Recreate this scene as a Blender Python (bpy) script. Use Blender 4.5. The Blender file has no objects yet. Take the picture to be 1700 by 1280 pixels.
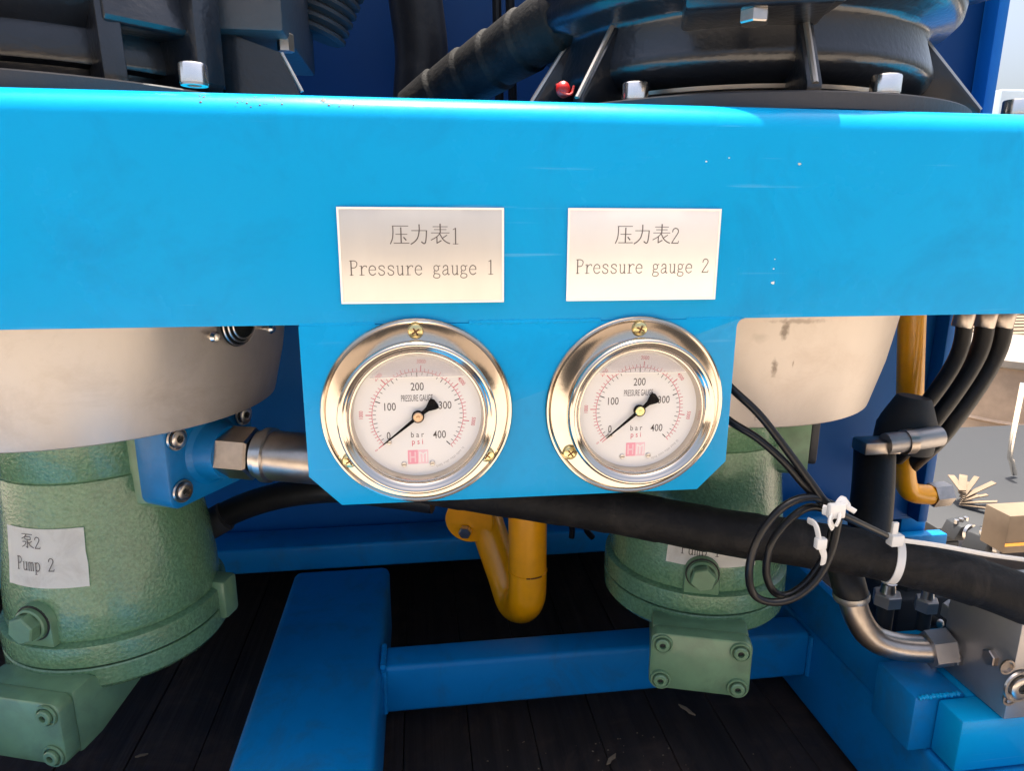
import bpy, bmesh, math, random
from mathutils import Vector, Matrix
random.seed(7)
PI = math.pi
R = math.radians
scene = bpy.context.scene
COL = scene.collection

# ------------------------------------------------------------------ camera
F = 1133.0
CAMY = -0.31
def _n(v): return Vector(v).normalized()
_Y = _n((-158, 277, -1133))
_Z = _n((18, 4650, 1133)); _Z = (_Z - _Y * _Z.dot(_Y)).normalized()
_X = _Y.cross(_Z)
cam_d = bpy.data.cameras.new("camera")
cam = bpy.data.objects.new("camera", cam_d)
COL.objects.link(cam)
cam_d.sensor_fit = 'HORIZONTAL'
cam_d.sensor_width = 36
cam_d.lens = F / 1700 * 36
cam_d.clip_start = 0.01
cam_d.clip_end = 2000
rows = Matrix((( _X.x, _X.y, _X.z), (_Y.x, _Y.y, _Y.z), (_Z.x, _Z.y, _Z.z)))
m4 = rows.to_4x4(); m4.translation = Vector((0, CAMY, 0))
cam.matrix_world = m4
scene.camera = cam
# point of the place seen at photo pixel (px, py) at depth y behind the front of the beam
def P(px, py, y):
    r = rows @ Vector((px - 850, -(py - 640), -F))
    return Vector((0, CAMY, 0)) + r * ((y - CAMY) / r.y)

# ------------------------------------------------------------------ light
SUN_EL, SUN_AZ = R(82.5), R(10)      # azimuth from +Y (behind the machine) towards +X
world = bpy.data.worlds.new("World"); scene.world = world
world.use_nodes = True
nt = world.node_tree
sky = nt.nodes.new('ShaderNodeTexSky'); sky.sky_type = 'NISHITA'; sky.sun_disc = False
sky.sun_elevation = SUN_EL; sky.sun_rotation = SUN_AZ
sky.dust_density = 8.0; sky.air_density = 1.0; sky.ozone_density = 1.0
nt.links.new(sky.outputs[0], nt.nodes['Background'].inputs[0])
nt.nodes['Background'].inputs[1].default_value = 0.12
sd = bpy.data.lights.new("sun", 'SUN'); sd.energy = 4.6; sd.angle = R(0.5); sd.color = (1, .93, .82)
sun = bpy.data.objects.new("sun", sd); COL.objects.link(sun)
d = Vector((math.sin(SUN_AZ) * math.cos(SUN_EL), math.cos(SUN_AZ) * math.cos(SUN_EL), math.sin(SUN_EL)))
sun.rotation_euler = d.to_track_quat('Z', 'Y').to_euler()
sun.location = d * 5
scene.view_settings.view_transform = 'Standard'
scene.view_settings.look = 'None'
scene.view_settings.exposure = 1.45
scene.view_settings.gamma = 1
scene.cycles.max_bounces = 10
scene.cycles.diffuse_bounces = 5
scene.cycles.use_denoising = True

# ------------------------------------------------------------------ materials
MATS = {}
def mat(name, col, rough=.5, metal=0, bump=0, bscale=200, var=0, vscale=20, var_col=None, coat=0,
        rvar=0, alpha=1, trans=0, emis=None, spots=None, spot_col=(.05, .04, .03), bump_dist=.0005, detail=4, stretch=None,
        dust=None, scratch=0, spec=None):
    m = bpy.data.materials.new(name); m.use_nodes = True
    n = m.node_tree; L = n.links
    b = n.nodes['Principled BSDF']
    b.inputs['Base Color'].default_value = (*col, 1)
    b.inputs['Roughness'].default_value = rough
    b.inputs['Metallic'].default_value = metal
    if spec is not None: b.inputs['Specular IOR Level'].default_value = spec
    if coat:
        b.inputs['Coat Weight'].default_value = coat
        b.inputs['Coat Roughness'].default_value = .12
    if alpha < 1: b.inputs['Alpha'].default_value = alpha
    if trans: b.inputs['Transmission Weight'].default_value = trans
    tc = n.nodes.new('ShaderNodeTexCoord')
    src = tc.outputs['Object']
    if stretch:
        mp = n.nodes.new('ShaderNodeMapping'); mp.inputs['Scale'].default_value = stretch
        L.new(src, mp.inputs['Vector']); src2 = mp.outputs[0]
    else: src2 = src
    cur = None
    if var:
        no = n.nodes.new('ShaderNodeTexNoise'); no.inputs['Scale'].default_value = vscale
        no.inputs['Detail'].default_value = 6; no.inputs['Roughness'].default_value = .6
        L.new(src2, no.inputs['Vector'])
        rp = n.nodes.new('ShaderNodeValToRGB')
        rp.color_ramp.elements[0].position = .35; rp.color_ramp.elements[1].position = .68
        vc = var_col if var_col else tuple(c * (1 - var) for c in col)
        rp.color_ramp.elements[0].color = (*vc, 1); rp.color_ramp.elements[1].color = (*col, 1)
        L.new(no.outputs[0], rp.inputs[0]); cur = rp.outputs[0]
        if rvar:
            mr = n.nodes.new('ShaderNodeMapRange')
            mr.inputs[3].default_value = rough - rvar; mr.inputs[4].default_value = rough + rvar
            mr.inputs[1].default_value = .3; mr.inputs[2].default_value = .7
            L.new(no.outputs[0], mr.inputs[0]); L.new(mr.outputs[0], b.inputs['Roughness'])
    if spots:
        for (p, ax, s, k) in spots:
            mp = n.nodes.new('ShaderNodeMapping'); mp.vector_type = 'POINT'
            mp.inputs['Location'].default_value = tuple(-p[i] / ax[i] for i in range(3))
            mp.inputs['Scale'].default_value = tuple(1 / a for a in ax)
            L.new(src, mp.inputs['Vector'])
            ln = n.nodes.new('ShaderNodeVectorMath'); ln.operation = 'LENGTH'; L.new(mp.outputs[0], ln.inputs[0])
            nz = n.nodes.new('ShaderNodeTexNoise'); nz.inputs['Scale'].default_value = s; nz.inputs['Detail'].default_value = 5
            L.new(src, nz.inputs['Vector'])
            ad = n.nodes.new('ShaderNodeMath'); ad.operation = 'MULTIPLY_ADD'
            L.new(nz.outputs[0], ad.inputs[0]); ad.inputs[1].default_value = 1.6; L.new(ln.outputs['Value'], ad.inputs[2])
            mr = n.nodes.new('ShaderNodeMapRange'); mr.inputs[1].default_value = 1.1; mr.inputs[2].default_value = 1.75
            mr.inputs[3].default_value = k; mr.inputs[4].default_value = 0
            L.new(ad.outputs[0], mr.inputs[0])
            mx = n.nodes.new('ShaderNodeMix'); mx.data_type = 'RGBA'
            L.new(mr.outputs[0], mx.inputs[0])
            if cur: L.new(cur, mx.inputs[6])
            else: mx.inputs[6].default_value = (*col, 1)
            mx.inputs[7].default_value = (*spot_col, 1)
            cur = mx.outputs[2]
    if dust:
        dc, amt, dsc = dust
        nz = n.nodes.new('ShaderNodeTexNoise'); nz.inputs['Scale'].default_value = dsc; nz.inputs['Detail'].default_value = 9
        nz.inputs['Roughness'].default_value = .72; nz.inputs['Distortion'].default_value = .6
        L.new(src, nz.inputs['Vector'])
        mr = n.nodes.new('ShaderNodeMapRange'); mr.inputs[1].default_value = .50; mr.inputs[2].default_value = .74
        mr.inputs[3].default_value = 0; mr.inputs[4].default_value = amt
        L.new(nz.outputs[0], mr.inputs[0])
        mx = n.nodes.new('ShaderNodeMix'); mx.data_type = 'RGBA'; L.new(mr.outputs[0], mx.inputs[0])
        if cur: L.new(cur, mx.inputs[6])
        else: mx.inputs[6].default_value = (*col, 1)
        mx.inputs[7].default_value = (*dc, 1); cur = mx.outputs[2]
    if scratch:
        mp = n.nodes.new('ShaderNodeMapping'); mp.inputs['Scale'].default_value = (13, 60, 420); mp.inputs['Rotation'].default_value = (0, .12, 0)
        L.new(src, mp.inputs['Vector'])
        nz = n.nodes.new('ShaderNodeTexNoise'); nz.inputs['Scale'].default_value = 1; nz.inputs['Detail'].default_value = 3
        L.new(mp.outputs[0], nz.inputs['Vector'])
        mr = n.nodes.new('ShaderNodeMapRange'); mr.inputs[1].default_value = .67; mr.inputs[2].default_value = .74
        mr.inputs[3].default_value = 0; mr.inputs[4].default_value = scratch
        L.new(nz.outputs[0], mr.inputs[0])
        mx = n.nodes.new('ShaderNodeMix'); mx.data_type = 'RGBA'; L.new(mr.outputs[0], mx.inputs[0])
        if cur: L.new(cur, mx.inputs[6])
        else: mx.inputs[6].default_value = (*col, 1)
        mx.inputs[7].default_value = (.30, .55, .70, 1); cur = mx.outputs[2]
    if cur: L.new(cur, b.inputs['Base Color'])
    if bump:
        no = n.nodes.new('ShaderNodeTexNoise'); no.inputs['Scale'].default_value = bscale
        no.inputs['Detail'].default_value = detail
        L.new(src2, no.inputs['Vector'])
        bp = n.nodes.new('ShaderNodeBump'); bp.inputs['Strength'].default_value = bump
        bp.inputs['Distance'].default_value = bump_dist
        L.new(no.outputs[0], bp.inputs['Height']); L.new(bp.outputs[0], b.inputs['Normal'])
    MATS[name] = m
    return m

BLUE = (.0005, .31, .63)
mat('blue_paint', BLUE, .27, bump=.35, bscale=170, var=.07, vscale=7, rvar=.05, bump_dist=.00025, spec=.20, dust=((.006, .19, .40), .45, 15), scratch=.14)
mat('frame_paint', (.001, .205, .52), .40, spec=.24, dust=((.03, .10, .16), .7, 16), bump=.3, bscale=120, var=.18, vscale=11, rvar=.08)
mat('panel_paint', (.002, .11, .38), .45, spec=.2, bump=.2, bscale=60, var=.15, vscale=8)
mat('panel_shaded', (.001, .035, .12), .45, bump=.2, bscale=60, var=.15, vscale=8, spec=.2)
mat('flange_blue', (.001, .155, .40), .34, bump=.5, bscale=150, var=.2, vscale=60, spec=.35)
mat('chrome', (.60, .53, .45), .12, 1, bump=.06, bscale=60, bump_dist=.0008)
mat('brushed_rim', (.62, .55, .47), .25, 1)
mat('zinc_brass', (.80, .68, .34), .25, 1, bump=.3, bscale=900)
mat('dial_white', (.84, .81, .77), .5)
mat('ink_black', (.015, .012, .012), .6)
mat('ink_grey', (.10, .08, .07), .6)
mat('ink_faint', (.45, .42, .40), .6)
mat('ink_red', (.62, .10, .14), .6)
mat('ink_pink', (.85, .35, .42), .6)
mat('ink_pink_pale', (.86, .58, .61), .6)
mat('needle_black', (.006, .005, .005), .7, spec=.1)
mat('brass', (.55, .38, .25), .3, 1)
mat('plate_silver', (.66, .62, .56), .34, .45, var=.10, vscale=25, stretch=(1, 1, .2))
mat('bright_edge', (.92, .88, .82), .3, .2)
mat('plate_sheen', (.84, .79, .72), .34, .35, var=.06, vscale=25)  # same metal as the other plate, stronger reflection put into the colour
mat('bell_steel', (.50, .455, .41), .42, .6, dust=((.33, .27, .22), .6, 18), bump=.25, bscale=160, var=.12, vscale=30, rvar=.05, stretch=(1, 1, .35),
    spots=None)
mat('bell_steel_marked', (.72, .62, .53), .45, .6, bump=.2, bscale=160, var=.08, vscale=30, rvar=.05, stretch=(1, 1, .35))
mat('green_paint', (.135, .265, .140), .25, dust=((.09, .13, .075), .5, 24), bump=.85, bscale=520, var=.42, vscale=480, var_col=(.082, .175, .088), coat=.3, detail=2, bump_dist=.0006)
mat('green_smooth', (.14, .26, .14), .34, dust=((.07, .10, .06), .55, 40), bump=.5, bscale=90, var=.3, vscale=55, var_col=(.115, .21, .115), coat=.25)
mat('steel', (.62, .58, .54), .28, 1, bump=.3, bscale=300, var=.2, vscale=80)
mat('steel_tube', (.52, .45, .39), .32, 1, var=.3, vscale=60, bump=.15, bscale=200)
mat('steel_bright', (.88, .83, .76), .22, 1, bump=.15, bscale=300)
mat('block_steel', (.44, .41, .39), .42, .8, bump=.2, bscale=200, var=.15, vscale=30)
mat('cast_black', (.010, .012, .017), .30, bump=.8, bscale=330, var=.3, vscale=40, coat=.4, detail=3, bump_dist=.0004)
mat('cast_matt', (.032, .033, .038), .5, bump=.6, bscale=280)
mat('edge_steel', (.45, .42, .38), .4, .9)
mat('hose_wrap', (.008, .0075, .0075), .6, bump=.8, bscale=420, var=.4, vscale=70, spec=.22, dust=((.035, .03, .026), .7, 40))
mat('hose_black', (.009, .009, .010), .42, bump=.3, bscale=400, spec=.3, dust=((.04, .035, .03), .5, 60))
mat('cable_black', (.007, .007, .008), .30, spec=.35)
mat('tie_white', (.72, .70, .66), .42)
mat('yellow_paint', (1.0, .42, .001), .33, dust=((.5, .17, .005), .25, 45), bump=.25, bscale=150, var=.12, vscale=30, coat=.3)
mat('rust', (.14, .05, .015), .7)
mat('plank_dark', (.030, .020, .015), .62, dust=((.075, .045, .030), .9, 14), bump=.9, bscale=90, var=.6, vscale=45, stretch=(1.6, .06, 1), bump_dist=.002)
mat('debris', (.22, .16, .10), .8)
mat('red_cap', (.55, .01, .008), .3)
mat('concrete', (.53, .46, .38), .85, bump=.4, bscale=6, var=.3, vscale=.7, bump_dist=.01)
mat('wall_beige', (.62, .53, .43), .8, var=.15, vscale=1.5)
mat('steel_roof', (.20, .19, .20), .6)
mat('drum_tan', (.55, .40, .28), .5, var=.3, vscale=8)
mat('drum_lid', (.34, .30, .25), .35, .2)
mat('pale_box', (.50, .60, .68), .5, var=.1, vscale=2)
mat('dim_ground', (.14, .115, .09), .9, bump=.5, bscale=8, var=.45, vscale=1.6, bump_dist=.01, dust=((.24, .19, .14), .7, .9))
mat('shed_brown', (.30, .20, .14), .75, var=.3, vscale=3, dust=((.15, .09, .06), .6, 2))
mat('cardboard', (.20, .145, .095), .8, var=.2, vscale=20)
mat('sticker_paper', (.95, .92, .86), .5, dust=((.6, .55, .48), .5, 60))
mat('sticker_film', (.84, .74, .64), .42, var=.05, vscale=40)
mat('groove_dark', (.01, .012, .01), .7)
mat('glass', (.0, .0, .0), .02, alpha=.04, spec=.15)
mat('bubble', (.60, .54, .56), .25, alpha=.22)
mat('dark_machine', (.03, .032, .035), .6, spec=.3, bump=.4, bscale=100)

# ------------------------------------------------------------------ helpers
def link(o):
    COL.objects.link(o); return o
def tag(o, label=None, cat=None, group=None, kind=None):
    if label: o['label'] = label
    if cat: o['category'] = cat
    if group: o['group'] = group
    if kind: o['kind'] = kind
    return o
def thing(name, label, cat, loc=(0, 0, 0), rotz=0, group=None):
    o = bpy.data.objects.new(name, None); o.empty_display_size = .01
    o.location = loc; o.rotation_euler = (0, 0, rotz)
    link(o); tag(o, label, cat, group); return o
def finish(bm, ang=32):
    bmesh.ops.recalc_face_normals(bm, faces=bm.faces)
    for f in bm.faces: f.smooth = True
    a = R(ang)
    for e in bm.edges:
        if len(e.link_faces) == 2 and e.calc_face_angle(0) > a: e.smooth = False
def obj(name, bm, m, parent=None, loc=None, ang=32, fin=True):
    """bm in the parent's local frame (parent given) or in world space (top level: origin set at its base)"""
    if fin: finish(bm, ang)
    me = bpy.data.meshes.new(name)
    off = Vector((0, 0, 0))
    if parent is None:
        lo = Vector([min(v.co[i] for v in bm.verts) for i in range(3)])
        hi = Vector([max(v.co[i] for v in bm.verts) for i in range(3)])
        off = Vector(((lo.x + hi.x) / 2, (lo.y + hi.y) / 2, lo.z))
    elif loc is not None:
        off = Vector(loc)
    if off.length: bmesh.ops.translate(bm, verts=bm.verts, vec=-off)
    bm.to_mesh(me); bm.free()
    me.materials.append(MATS[m])
    o = bpy.data.objects.new(name, me)
    if parent is None: o.location = off
    else: o.parent = parent
    return link(o)
def NB(): return bmesh.new()
def add_box(bm, lo, hi, bev=0, M=None, segs=2):
    lo, hi = Vector(lo), Vector(hi)
    c = (lo + hi) / 2; s = hi - lo
    r = bmesh.ops.create_cube(bm, size=1, matrix=Matrix.Translation(c) @ Matrix.Diagonal((*s, 1)))
    vs = r['verts']
    if bev:
        es = list({e for v in vs for e in v.link_edges})
        g = bmesh.ops.bevel(bm, geom=es, offset=bev, segments=segs, affect='EDGES', profile=.5)
        vs = list({v for f in g['faces'] for v in f.verts} | {v for v in vs if v.is_valid})
    if M is not None: bmesh.ops.transform(bm, matrix=M, verts=vs)
    return bm
def box(lo, hi, bev=0, M=None, segs=2): return add_box(NB(), lo, hi, bev, M, segs)
def add_lathe(bm, prof, n=48, M=None, phase=0, rfun=None):
    """profile of (r, h) turned round local Z"""
    rings = []
    M = M or Matrix.Identity(4)
    for (r, h) in prof:
        if r <= 1e-7:
            rings.append([bm.verts.new(M @ Vector((0, 0, h)))])
        else:
            ring = []
            for k in range(n):
                a = phase + 2 * PI * k / n
                rr = r * (rfun(a, h) if rfun else 1)
                ring.append(bm.verts.new(M @ Vector((rr * math.cos(a), rr * math.sin(a), h))))
            rings.append(ring)
    for A, B in zip(rings[:-1], rings[1:]):
        if len(A) == 1 and len(B) == 1: continue
        for k in range(n):
            k2 = (k + 1) % n
            if len(A) == 1: bm.faces.new((A[0], B[k], B[k2]))
            elif len(B) == 1: bm.faces.new((A[k], A[k2], B[0]))
            else: bm.faces.new((A[k], A[k2], B[k2], B[k]))
    return bm
def lathe(prof, n=48, M=None, phase=0, rfun=None): return add_lathe(NB(), prof, n, M, phase, rfun)
def axis_to(direction, at=(0, 0, 0), roll=0):
    q = Vector(direction).normalized().to_track_quat('Z', 'Y')
    return Matrix.Translation(Vector(at)) @ q.to_matrix().to_4x4() @ Matrix.Rotation(roll, 4, 'Z')
def smooth_path(pts, k=8):
    pts = [Vector(p) for p in pts]
    if len(pts) < 3: 
        return [pts[0].lerp(pts[-1], i / k) for i in range(k + 1)]
    out = []
    for i in range(len(pts) - 1):
        p0 = pts[i - 1] if i else pts[0] * 2 - pts[1]
        p1, p2 = pts[i], pts[i + 1]
        p3 = pts[i + 2] if i + 2 < len(pts) else pts[-1] * 2 - pts[-2]
        for j in range(k):
            t = j / k
            out.append(.5 * ((2 * p1) + (-p0 + p2) * t + (2 * p0 - 5 * p1 + 4 * p2 - p3) * t * t + (-p0 + 3 * p1 - 3 * p2 + p3) * t ** 3))
    out.append(pts[-1])
    return out
def add_tube(bm, pts, r, n=14, k=8, rfun=None, smooth=True, sx=1, sy=1, cap=True):
    path = smooth_path(pts, k) if smooth else [Vector(p) for p in pts]
    T = []
    for i in range(len(path)):
        a = path[max(i - 1, 0)]; b = path[min(i + 1, len(path) - 1)]
        T.append((b - a).normalized())
    up = Vector((0, 0, 1)) if abs(T[0].z) < .9 else Vector((1, 0, 0))
    N = (up - T[0] * up.dot(T[0])).normalized()
    rings = []; s = 0
    for i, p in enumerate(path):
        if i:
            s += (path[i] - path[i - 1]).length
            N = (N - T[i] * N.dot(T[i])).normalized()
        B = T[i].cross(N)
        rr = r * (rfun(s) if rfun else 1)
        rings.append([bm.verts.new(p + N * math.cos(2 * PI * j / n) * rr * sx + B * math.sin(2 * PI * j / n) * rr * sy) for j in range(n)])
    for A, Bq in zip(rings[:-1], rings[1:]):
        for j in range(n):
            bm.faces.new((A[j], A[(j + 1) % n], Bq[(j + 1) % n], Bq[j]))
    if cap:
        bm.faces.new(rings[0]); bm.faces.new(list(reversed(rings[-1])))
    return bm
def tube(pts, r, **k): return add_tube(NB(), pts, r, **k)
def add_prism(bm, poly, y0, y1, M=None, axes='xz'):
    """polygon in XZ (or YZ: axes='yz') pushed along the third axis"""
    M = M or Matrix.Identity(4)
    def v(p, t):
        if axes == 'xz': return M @ Vector((p[0], t, p[1]))
        if axes == 'yz': return M @ Vector((t, p[0], p[1]))
        return M @ Vector((p[0], p[1], t))
    A = [bm.verts.new(v(p, y0)) for p in poly]; B = [bm.verts.new(v(p, y1)) for p in poly]
    bm.faces.new(A); bm.faces.new(list(reversed(B)))
    for i in range(len(poly)):
        j = (i + 1) % len(poly)
        bm.faces.new((A[i], A[j], B[j], B[i]))
    return bm
def prism(poly, y0, y1, M=None, axes='xz', bev=0):
    bm = add_prism(NB(), poly, y0, y1, M, axes)
    if bev:
        bmesh.ops.recalc_face_normals(bm, faces=bm.faces)
        es = [e for e in bm.edges if e.calc_face_angle(0) > .9]
        bmesh.ops.bevel(bm, geom=es, offset=bev, segments=2, affect='EDGES', profile=.5)
    return bm
def rrect(x0, z0, x1, z1, r, n=5):
    out = []
    for cx, cz, a0 in ((x1 - r, z1 - r, 0), (x0 + r, z1 - r, 90), (x0 + r, z0 + r, 180), (x1 - r, z0 + r, 270)):
        for i in range(n + 1):
            a = R(a0 + 90 * i / n); out.append((cx + r * math.cos(a), cz + r * math.sin(a)))
    return out
def hexprism(r, h0, h1, M, cham=.0006):
    return lathe([(0, h0), (r, h0), (r, h1 - cham), (r - cham, h1), (0, h1)], 6, M)

# stroke lettering ---------------------------------------------------------
G = {
 'P': (.5, [([(.12,0),(.12,.78)],.065), ([(.04,.012),(.22,.012)],.03), ([(.04,.77),(.14,.77)],.03), ('c',[(.12,.77),(.30,.77),(.42,.69),(.43,.58),(.38,.46),(.28,.40),(.12,.40)],.045)]),
 'r': (.5, [([(.17,0),(.17,.5)],.06), ([(.06,.012),(.31,.012)],.03), ([(.07,.49),(.18,.49)],.03), ('c',[(.18,.32),(.24,.44),(.33,.50),(.43,.49),(.44,.43)],.045)]),
 'e': (.5, [([(.08,.28),(.42,.28)],.03), ('c',[(.42,.28),(.40,.42),(.26,.51),(.13,.44),(.07,.27),(.12,.08),(.27,.0),(.42,.09)],.05)]),
 's': (.5, [('c',[(.40,.38),(.36,.48),(.24,.51),(.13,.46),(.12,.36),(.24,.28),(.37,.20),(.39,.08),(.28,.0),(.15,.02),(.08,.13)],.05)]),
 'u': (.5, [('c',[(.13,.5),(.13,.3),(.14,.08),(.22,.0),(.32,.04),(.38,.14)],.05), ([(.38,.5),(.38,0)],.06), ([(.05,.49),(.14,.49)],.03), ([(.30,.49),(.39,.49)],.03), ([(.38,.012),(.46,.012)],.03)]),
 'g': (.5, [('c',[(.22,.51),(.12,.46),(.10,.35),(.14,.25),(.23,.21),(.33,.26),(.35,.36),(.31,.47),(.22,.51)],.045), ([(.32,.45),(.44,.50)],.04), ('c',[(.15,.23),(.10,.15),(.15,.08),(.33,.05),(.42,-.03),(.38,-.14),(.23,-.18),(.09,-.13),(.08,-.03),(.16,.07)],.045)]),
 'a': (.5, [('c',[(.11,.38),(.15,.47),(.25,.51),(.34,.46),(.36,.34),(.36,.10),(.39,.01),(.45,.02)],.05), ('c',[(.36,.30),(.22,.26),(.10,.18),(.09,.06),(.17,0),(.27,.03),(.36,.13)],.045)]),
 '1': (.5, [([(.26,0),(.26,.78)],.06), ([(.13,.012),(.39,.012)],.03), ([(.26,.78),(.14,.71)],.035)]),
 '2': (.5, [('c',[(.09,.60),(.12,.72),(.24,.79),(.37,.73),(.40,.60),(.32,.44),(.18,.22),(.07,.03)],.05), ([(.07,.03),(.42,.03)],.05), ([(.42,.03),(.44,.14)],.035)]),
 'm': (.5, [([(.08,0),(.08,.5)],.05), ([(.25,0),(.25,.42)],.05), ([(.42,0),(.42,.42)],.05), ('c',[(.08,.42),(.14,.50),(.22,.50),(.25,.42),(.32,.50),(.39,.50),(.42,.40)],.04), ([(.02,.012),(.14,.012)],.03), ([(.20,.012),(.30,.012)],.03), ([(.37,.012),(.47,.012)],.03)]),
 'p': (.5, [([(.13,.5),(.13,-.2)],.055), ([(.05,.49),(.14,.49)],.03), ([(.05,-.2),(.22,-.2)],.03), ('c',[(.13,.40),(.22,.50),(.34,.48),(.42,.36),(.42,.16),(.32,.02),(.21,.01),(.13,.10)],.045)]),
 ' ': (.5, []),
 '压': (1, [([(.14,.88),(.92,.88)],.035), ('c',[(.17,.88),(.17,.55),(.13,.26),(.03,.02)],.055), ([(.30,.48),(.86,.48)],.035), ([(.56,.80),(.56,.06)],.065), ([(.20,.05),(.95,.05)],.04), ([(.69,.33),(.80,.20)],.065)]),
 '力': (1, [([(.08,.66),(.84,.66)],.035), ('c',[(.82,.66),(.80,.36),(.76,.10),(.68,.03),(.56,.11)],.06), ('c',[(.46,.95),(.46,.66),(.38,.32),(.22,.12),(.04,.0)],.06)]),
 '表': (1, [([(.14,.85),(.86,.85)],.032), ([(.20,.71),(.80,.71)],.032), ([(.05,.55),(.95,.55)],.032), ([(.5,.98),(.5,.55)],.065), ('c',[(.50,.55),(.32,.36),(.04,.20)],.045), ([(.33,.36),(.33,.05),(.54,.17)],.055), ('c',[(.47,.52),(.62,.25),(.80,.10),(.96,.03)],.055), ([(.83,.44),(.62,.30)],.045)]),
 '泵': (1, [([(.08,.94),(.92,.94)],.04), ('c',[(.45,.93),(.30,.76),(.05,.62)],.05), ([(.32,.78),(.76,.78),(.76,.59),(.32,.59),(.32,.78)],.045), ([(.50,.53),(.50,.04),(.40,.09)],.06), ('c',[(.10,.42),(.38,.42),(.26,.20),(.05,.06)],.045), ([(.85,.49),(.62,.34)],.045), ('c',[(.54,.42),(.72,.18),(.95,.05)],.055)]),
}
def stroke_quads(bm, pts, w, place):
    for a, b in zip(pts[:-1], pts[1:]):
        dx, dy = b[0] - a[0], b[1] - a[1]; l = math.hypot(dx, dy) or 1
        ex, ey = dx / l * w * .3, dy / l * w * .3
        nx, ny = -dy / l * w / 2, dx / l * w / 2
        q = [(a[0] - ex + nx, a[1] - ey + ny), (a[0] - ex - nx, a[1] - ey - ny), (b[0] + ex - nx, b[1] + ey - ny), (b[0] + ex + nx, b[1] + ey + ny)]
        bm.faces.new([bm.verts.new(place(*p)) for p in q])
def text_strokes(bm, s, size, x0, z0, place, aspect=1, bold=1):
    """place(x, z) gives the 3D point; quads are staggered by a hair so none share a plane"""
    x = x0; k = 0
    for ch in s:
        adv, st = G[ch]
        for item in st:
            if item[0] == 'c': pts = [(p.x, p.y) for p in smooth_path([(q[0], q[1], 0) for q in item[1]], 4)]; w = item[2]
            else: pts, w = item
            pts = [(x + p[0] * size * aspect, z0 + p[1] * size) for p in pts]
            k += 1
            lift = (k % 7) * 4e-6
            for a, b in zip(pts[:-1], pts[1:]):
                lift += 3e-7
                stroke_quads(bm, [a, b], w * size * bold, lambda u, v, L=lift: place(u, v, L))
        x += adv * size * aspect
    return x
def text_bm(bm, s, size, cx, cz, y, xs=1, rot=0, font_bold=.004):
    """sans lettering from the built-in font, centred at (cx, cz) on the plane y, facing -Y"""
    c = bpy.data.curves.new('lettering_curve', 'FONT'); c.body = s; c.size = 1
    c.align_x = 'CENTER'; c.align_y = 'CENTER'; c.offset = font_bold; c.resolution_u = 3
    o = bpy.data.objects.new('lettering_curve', c); COL.objects.link(o)
    dg = bpy.context.evaluated_depsgraph_get()
    me = bpy.data.meshes.new_from_object(o.evaluated_get(dg))
    M = Matrix.Translation((cx, y, cz)) @ Matrix.Rotation(-rot, 4, 'Y') @ Matrix.Rotation(PI / 2, 4, 'X') @ Matrix.Diagonal((size * xs, size, size, 1))
    me.transform(M); bm.from_mesh(me)
    bpy.data.objects.remove(o); bpy.data.curves.remove(c); bpy.data.meshes.remove(me)
    return bm

# ------------------------------------------------------------------ the place around
tag(obj('ground', box((-60, -60, -1.6), (60, 80, -1.5)), 'concrete'), 'pale concrete yard around the machine', kind='structure')
tag(obj('yard_dim_strip', box((.9, .9, -1.5), (30, 7.5, -1.494)), 'dim_ground'), 'ground strip added in a darker colour to tame the yard glare behind the machine', kind='structure')  # strip added, its dark colour tones down the sunlit ground
# workshop wall behind the photographer, only mirrored in the chrome
w = thing('workshop_building', 'long beige workshop building standing across the yard behind the camera', 'building', (0, -9, -1.5))
obj('wall', box((-14, -.2, 0), (14, 0, 2.6)), 'wall_beige', w)
obj('roof', prism([(-1.2, 2.602), (.4, 2.602), (.4, 2.75), (-1.2, 3.1)], -14.3, 14.3, axes='yz'), 'steel_roof', w)
for i in range(5):
    wn = obj('door', box((-12.6 + i * 5.4, .002, 0.002), (-9.6 + i * 5.4, .05, 2.1)), 'dark_machine', w)

# floor of dark boards under the frame
flo = obj('floor', box((-1.0, -.30, -.46), (.66, 1.0, -.416)), 'plank_dark'); tag(flo, 'dark deck under the machine', kind='structure')
fz = flo.location.copy()
pw = .052
for i in range(int(1.41 / pw)):
    x = -.75 + i * pw
    g = .0005 + random.random() * .0004
    b = box((x + g / 2, -.29, -.4155), (x + pw - g / 2, .99, -.4035 + random.uniform(-.0005, .0005)), .0006, segs=1)
    o = obj('board', b, 'plank_dark', flo); o.location = -fz
def scrap(px, py, ln, ang, m='debris'):
    r = rows @ Vector((px - 850, -(py - 640), -F)); t = -.4015 / r.z
    p = Vector((0, CAMY, 0)) + r * t
    pts = [(-ln * .5, 0), (-ln * .3, -ln * .09), (-ln * .02, -ln * .05), (ln * .2, -ln * .11), (ln * .5, ln * .02), (ln * .22, ln * .07), (-ln * .1, ln * .12), (-ln * .33, ln * .05)]
    b = prism(pts, 0, .0012, Matrix.Translation(p) @ Matrix.Rotation(ang, 4, 'Z') @ Matrix.Rotation(.12, 4, 'Y'), axes='xy')
    return b
for px, py, ln, an, lab in ((1140, 1180, .016, -.9, 'pale wood chip on the dark boards below the right pump'),
                            (1015, 1262, .016, .8, 'light splinter lying on the boards at the bottom edge of the picture'),
                            (235, 1256, .009, .4, 'small crumb on the boards below the left pump')):
    tag(obj('wood_chip', scrap(px, py, ln, an), 'debris'), lab, 'wood chip')
bm = NB()
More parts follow.
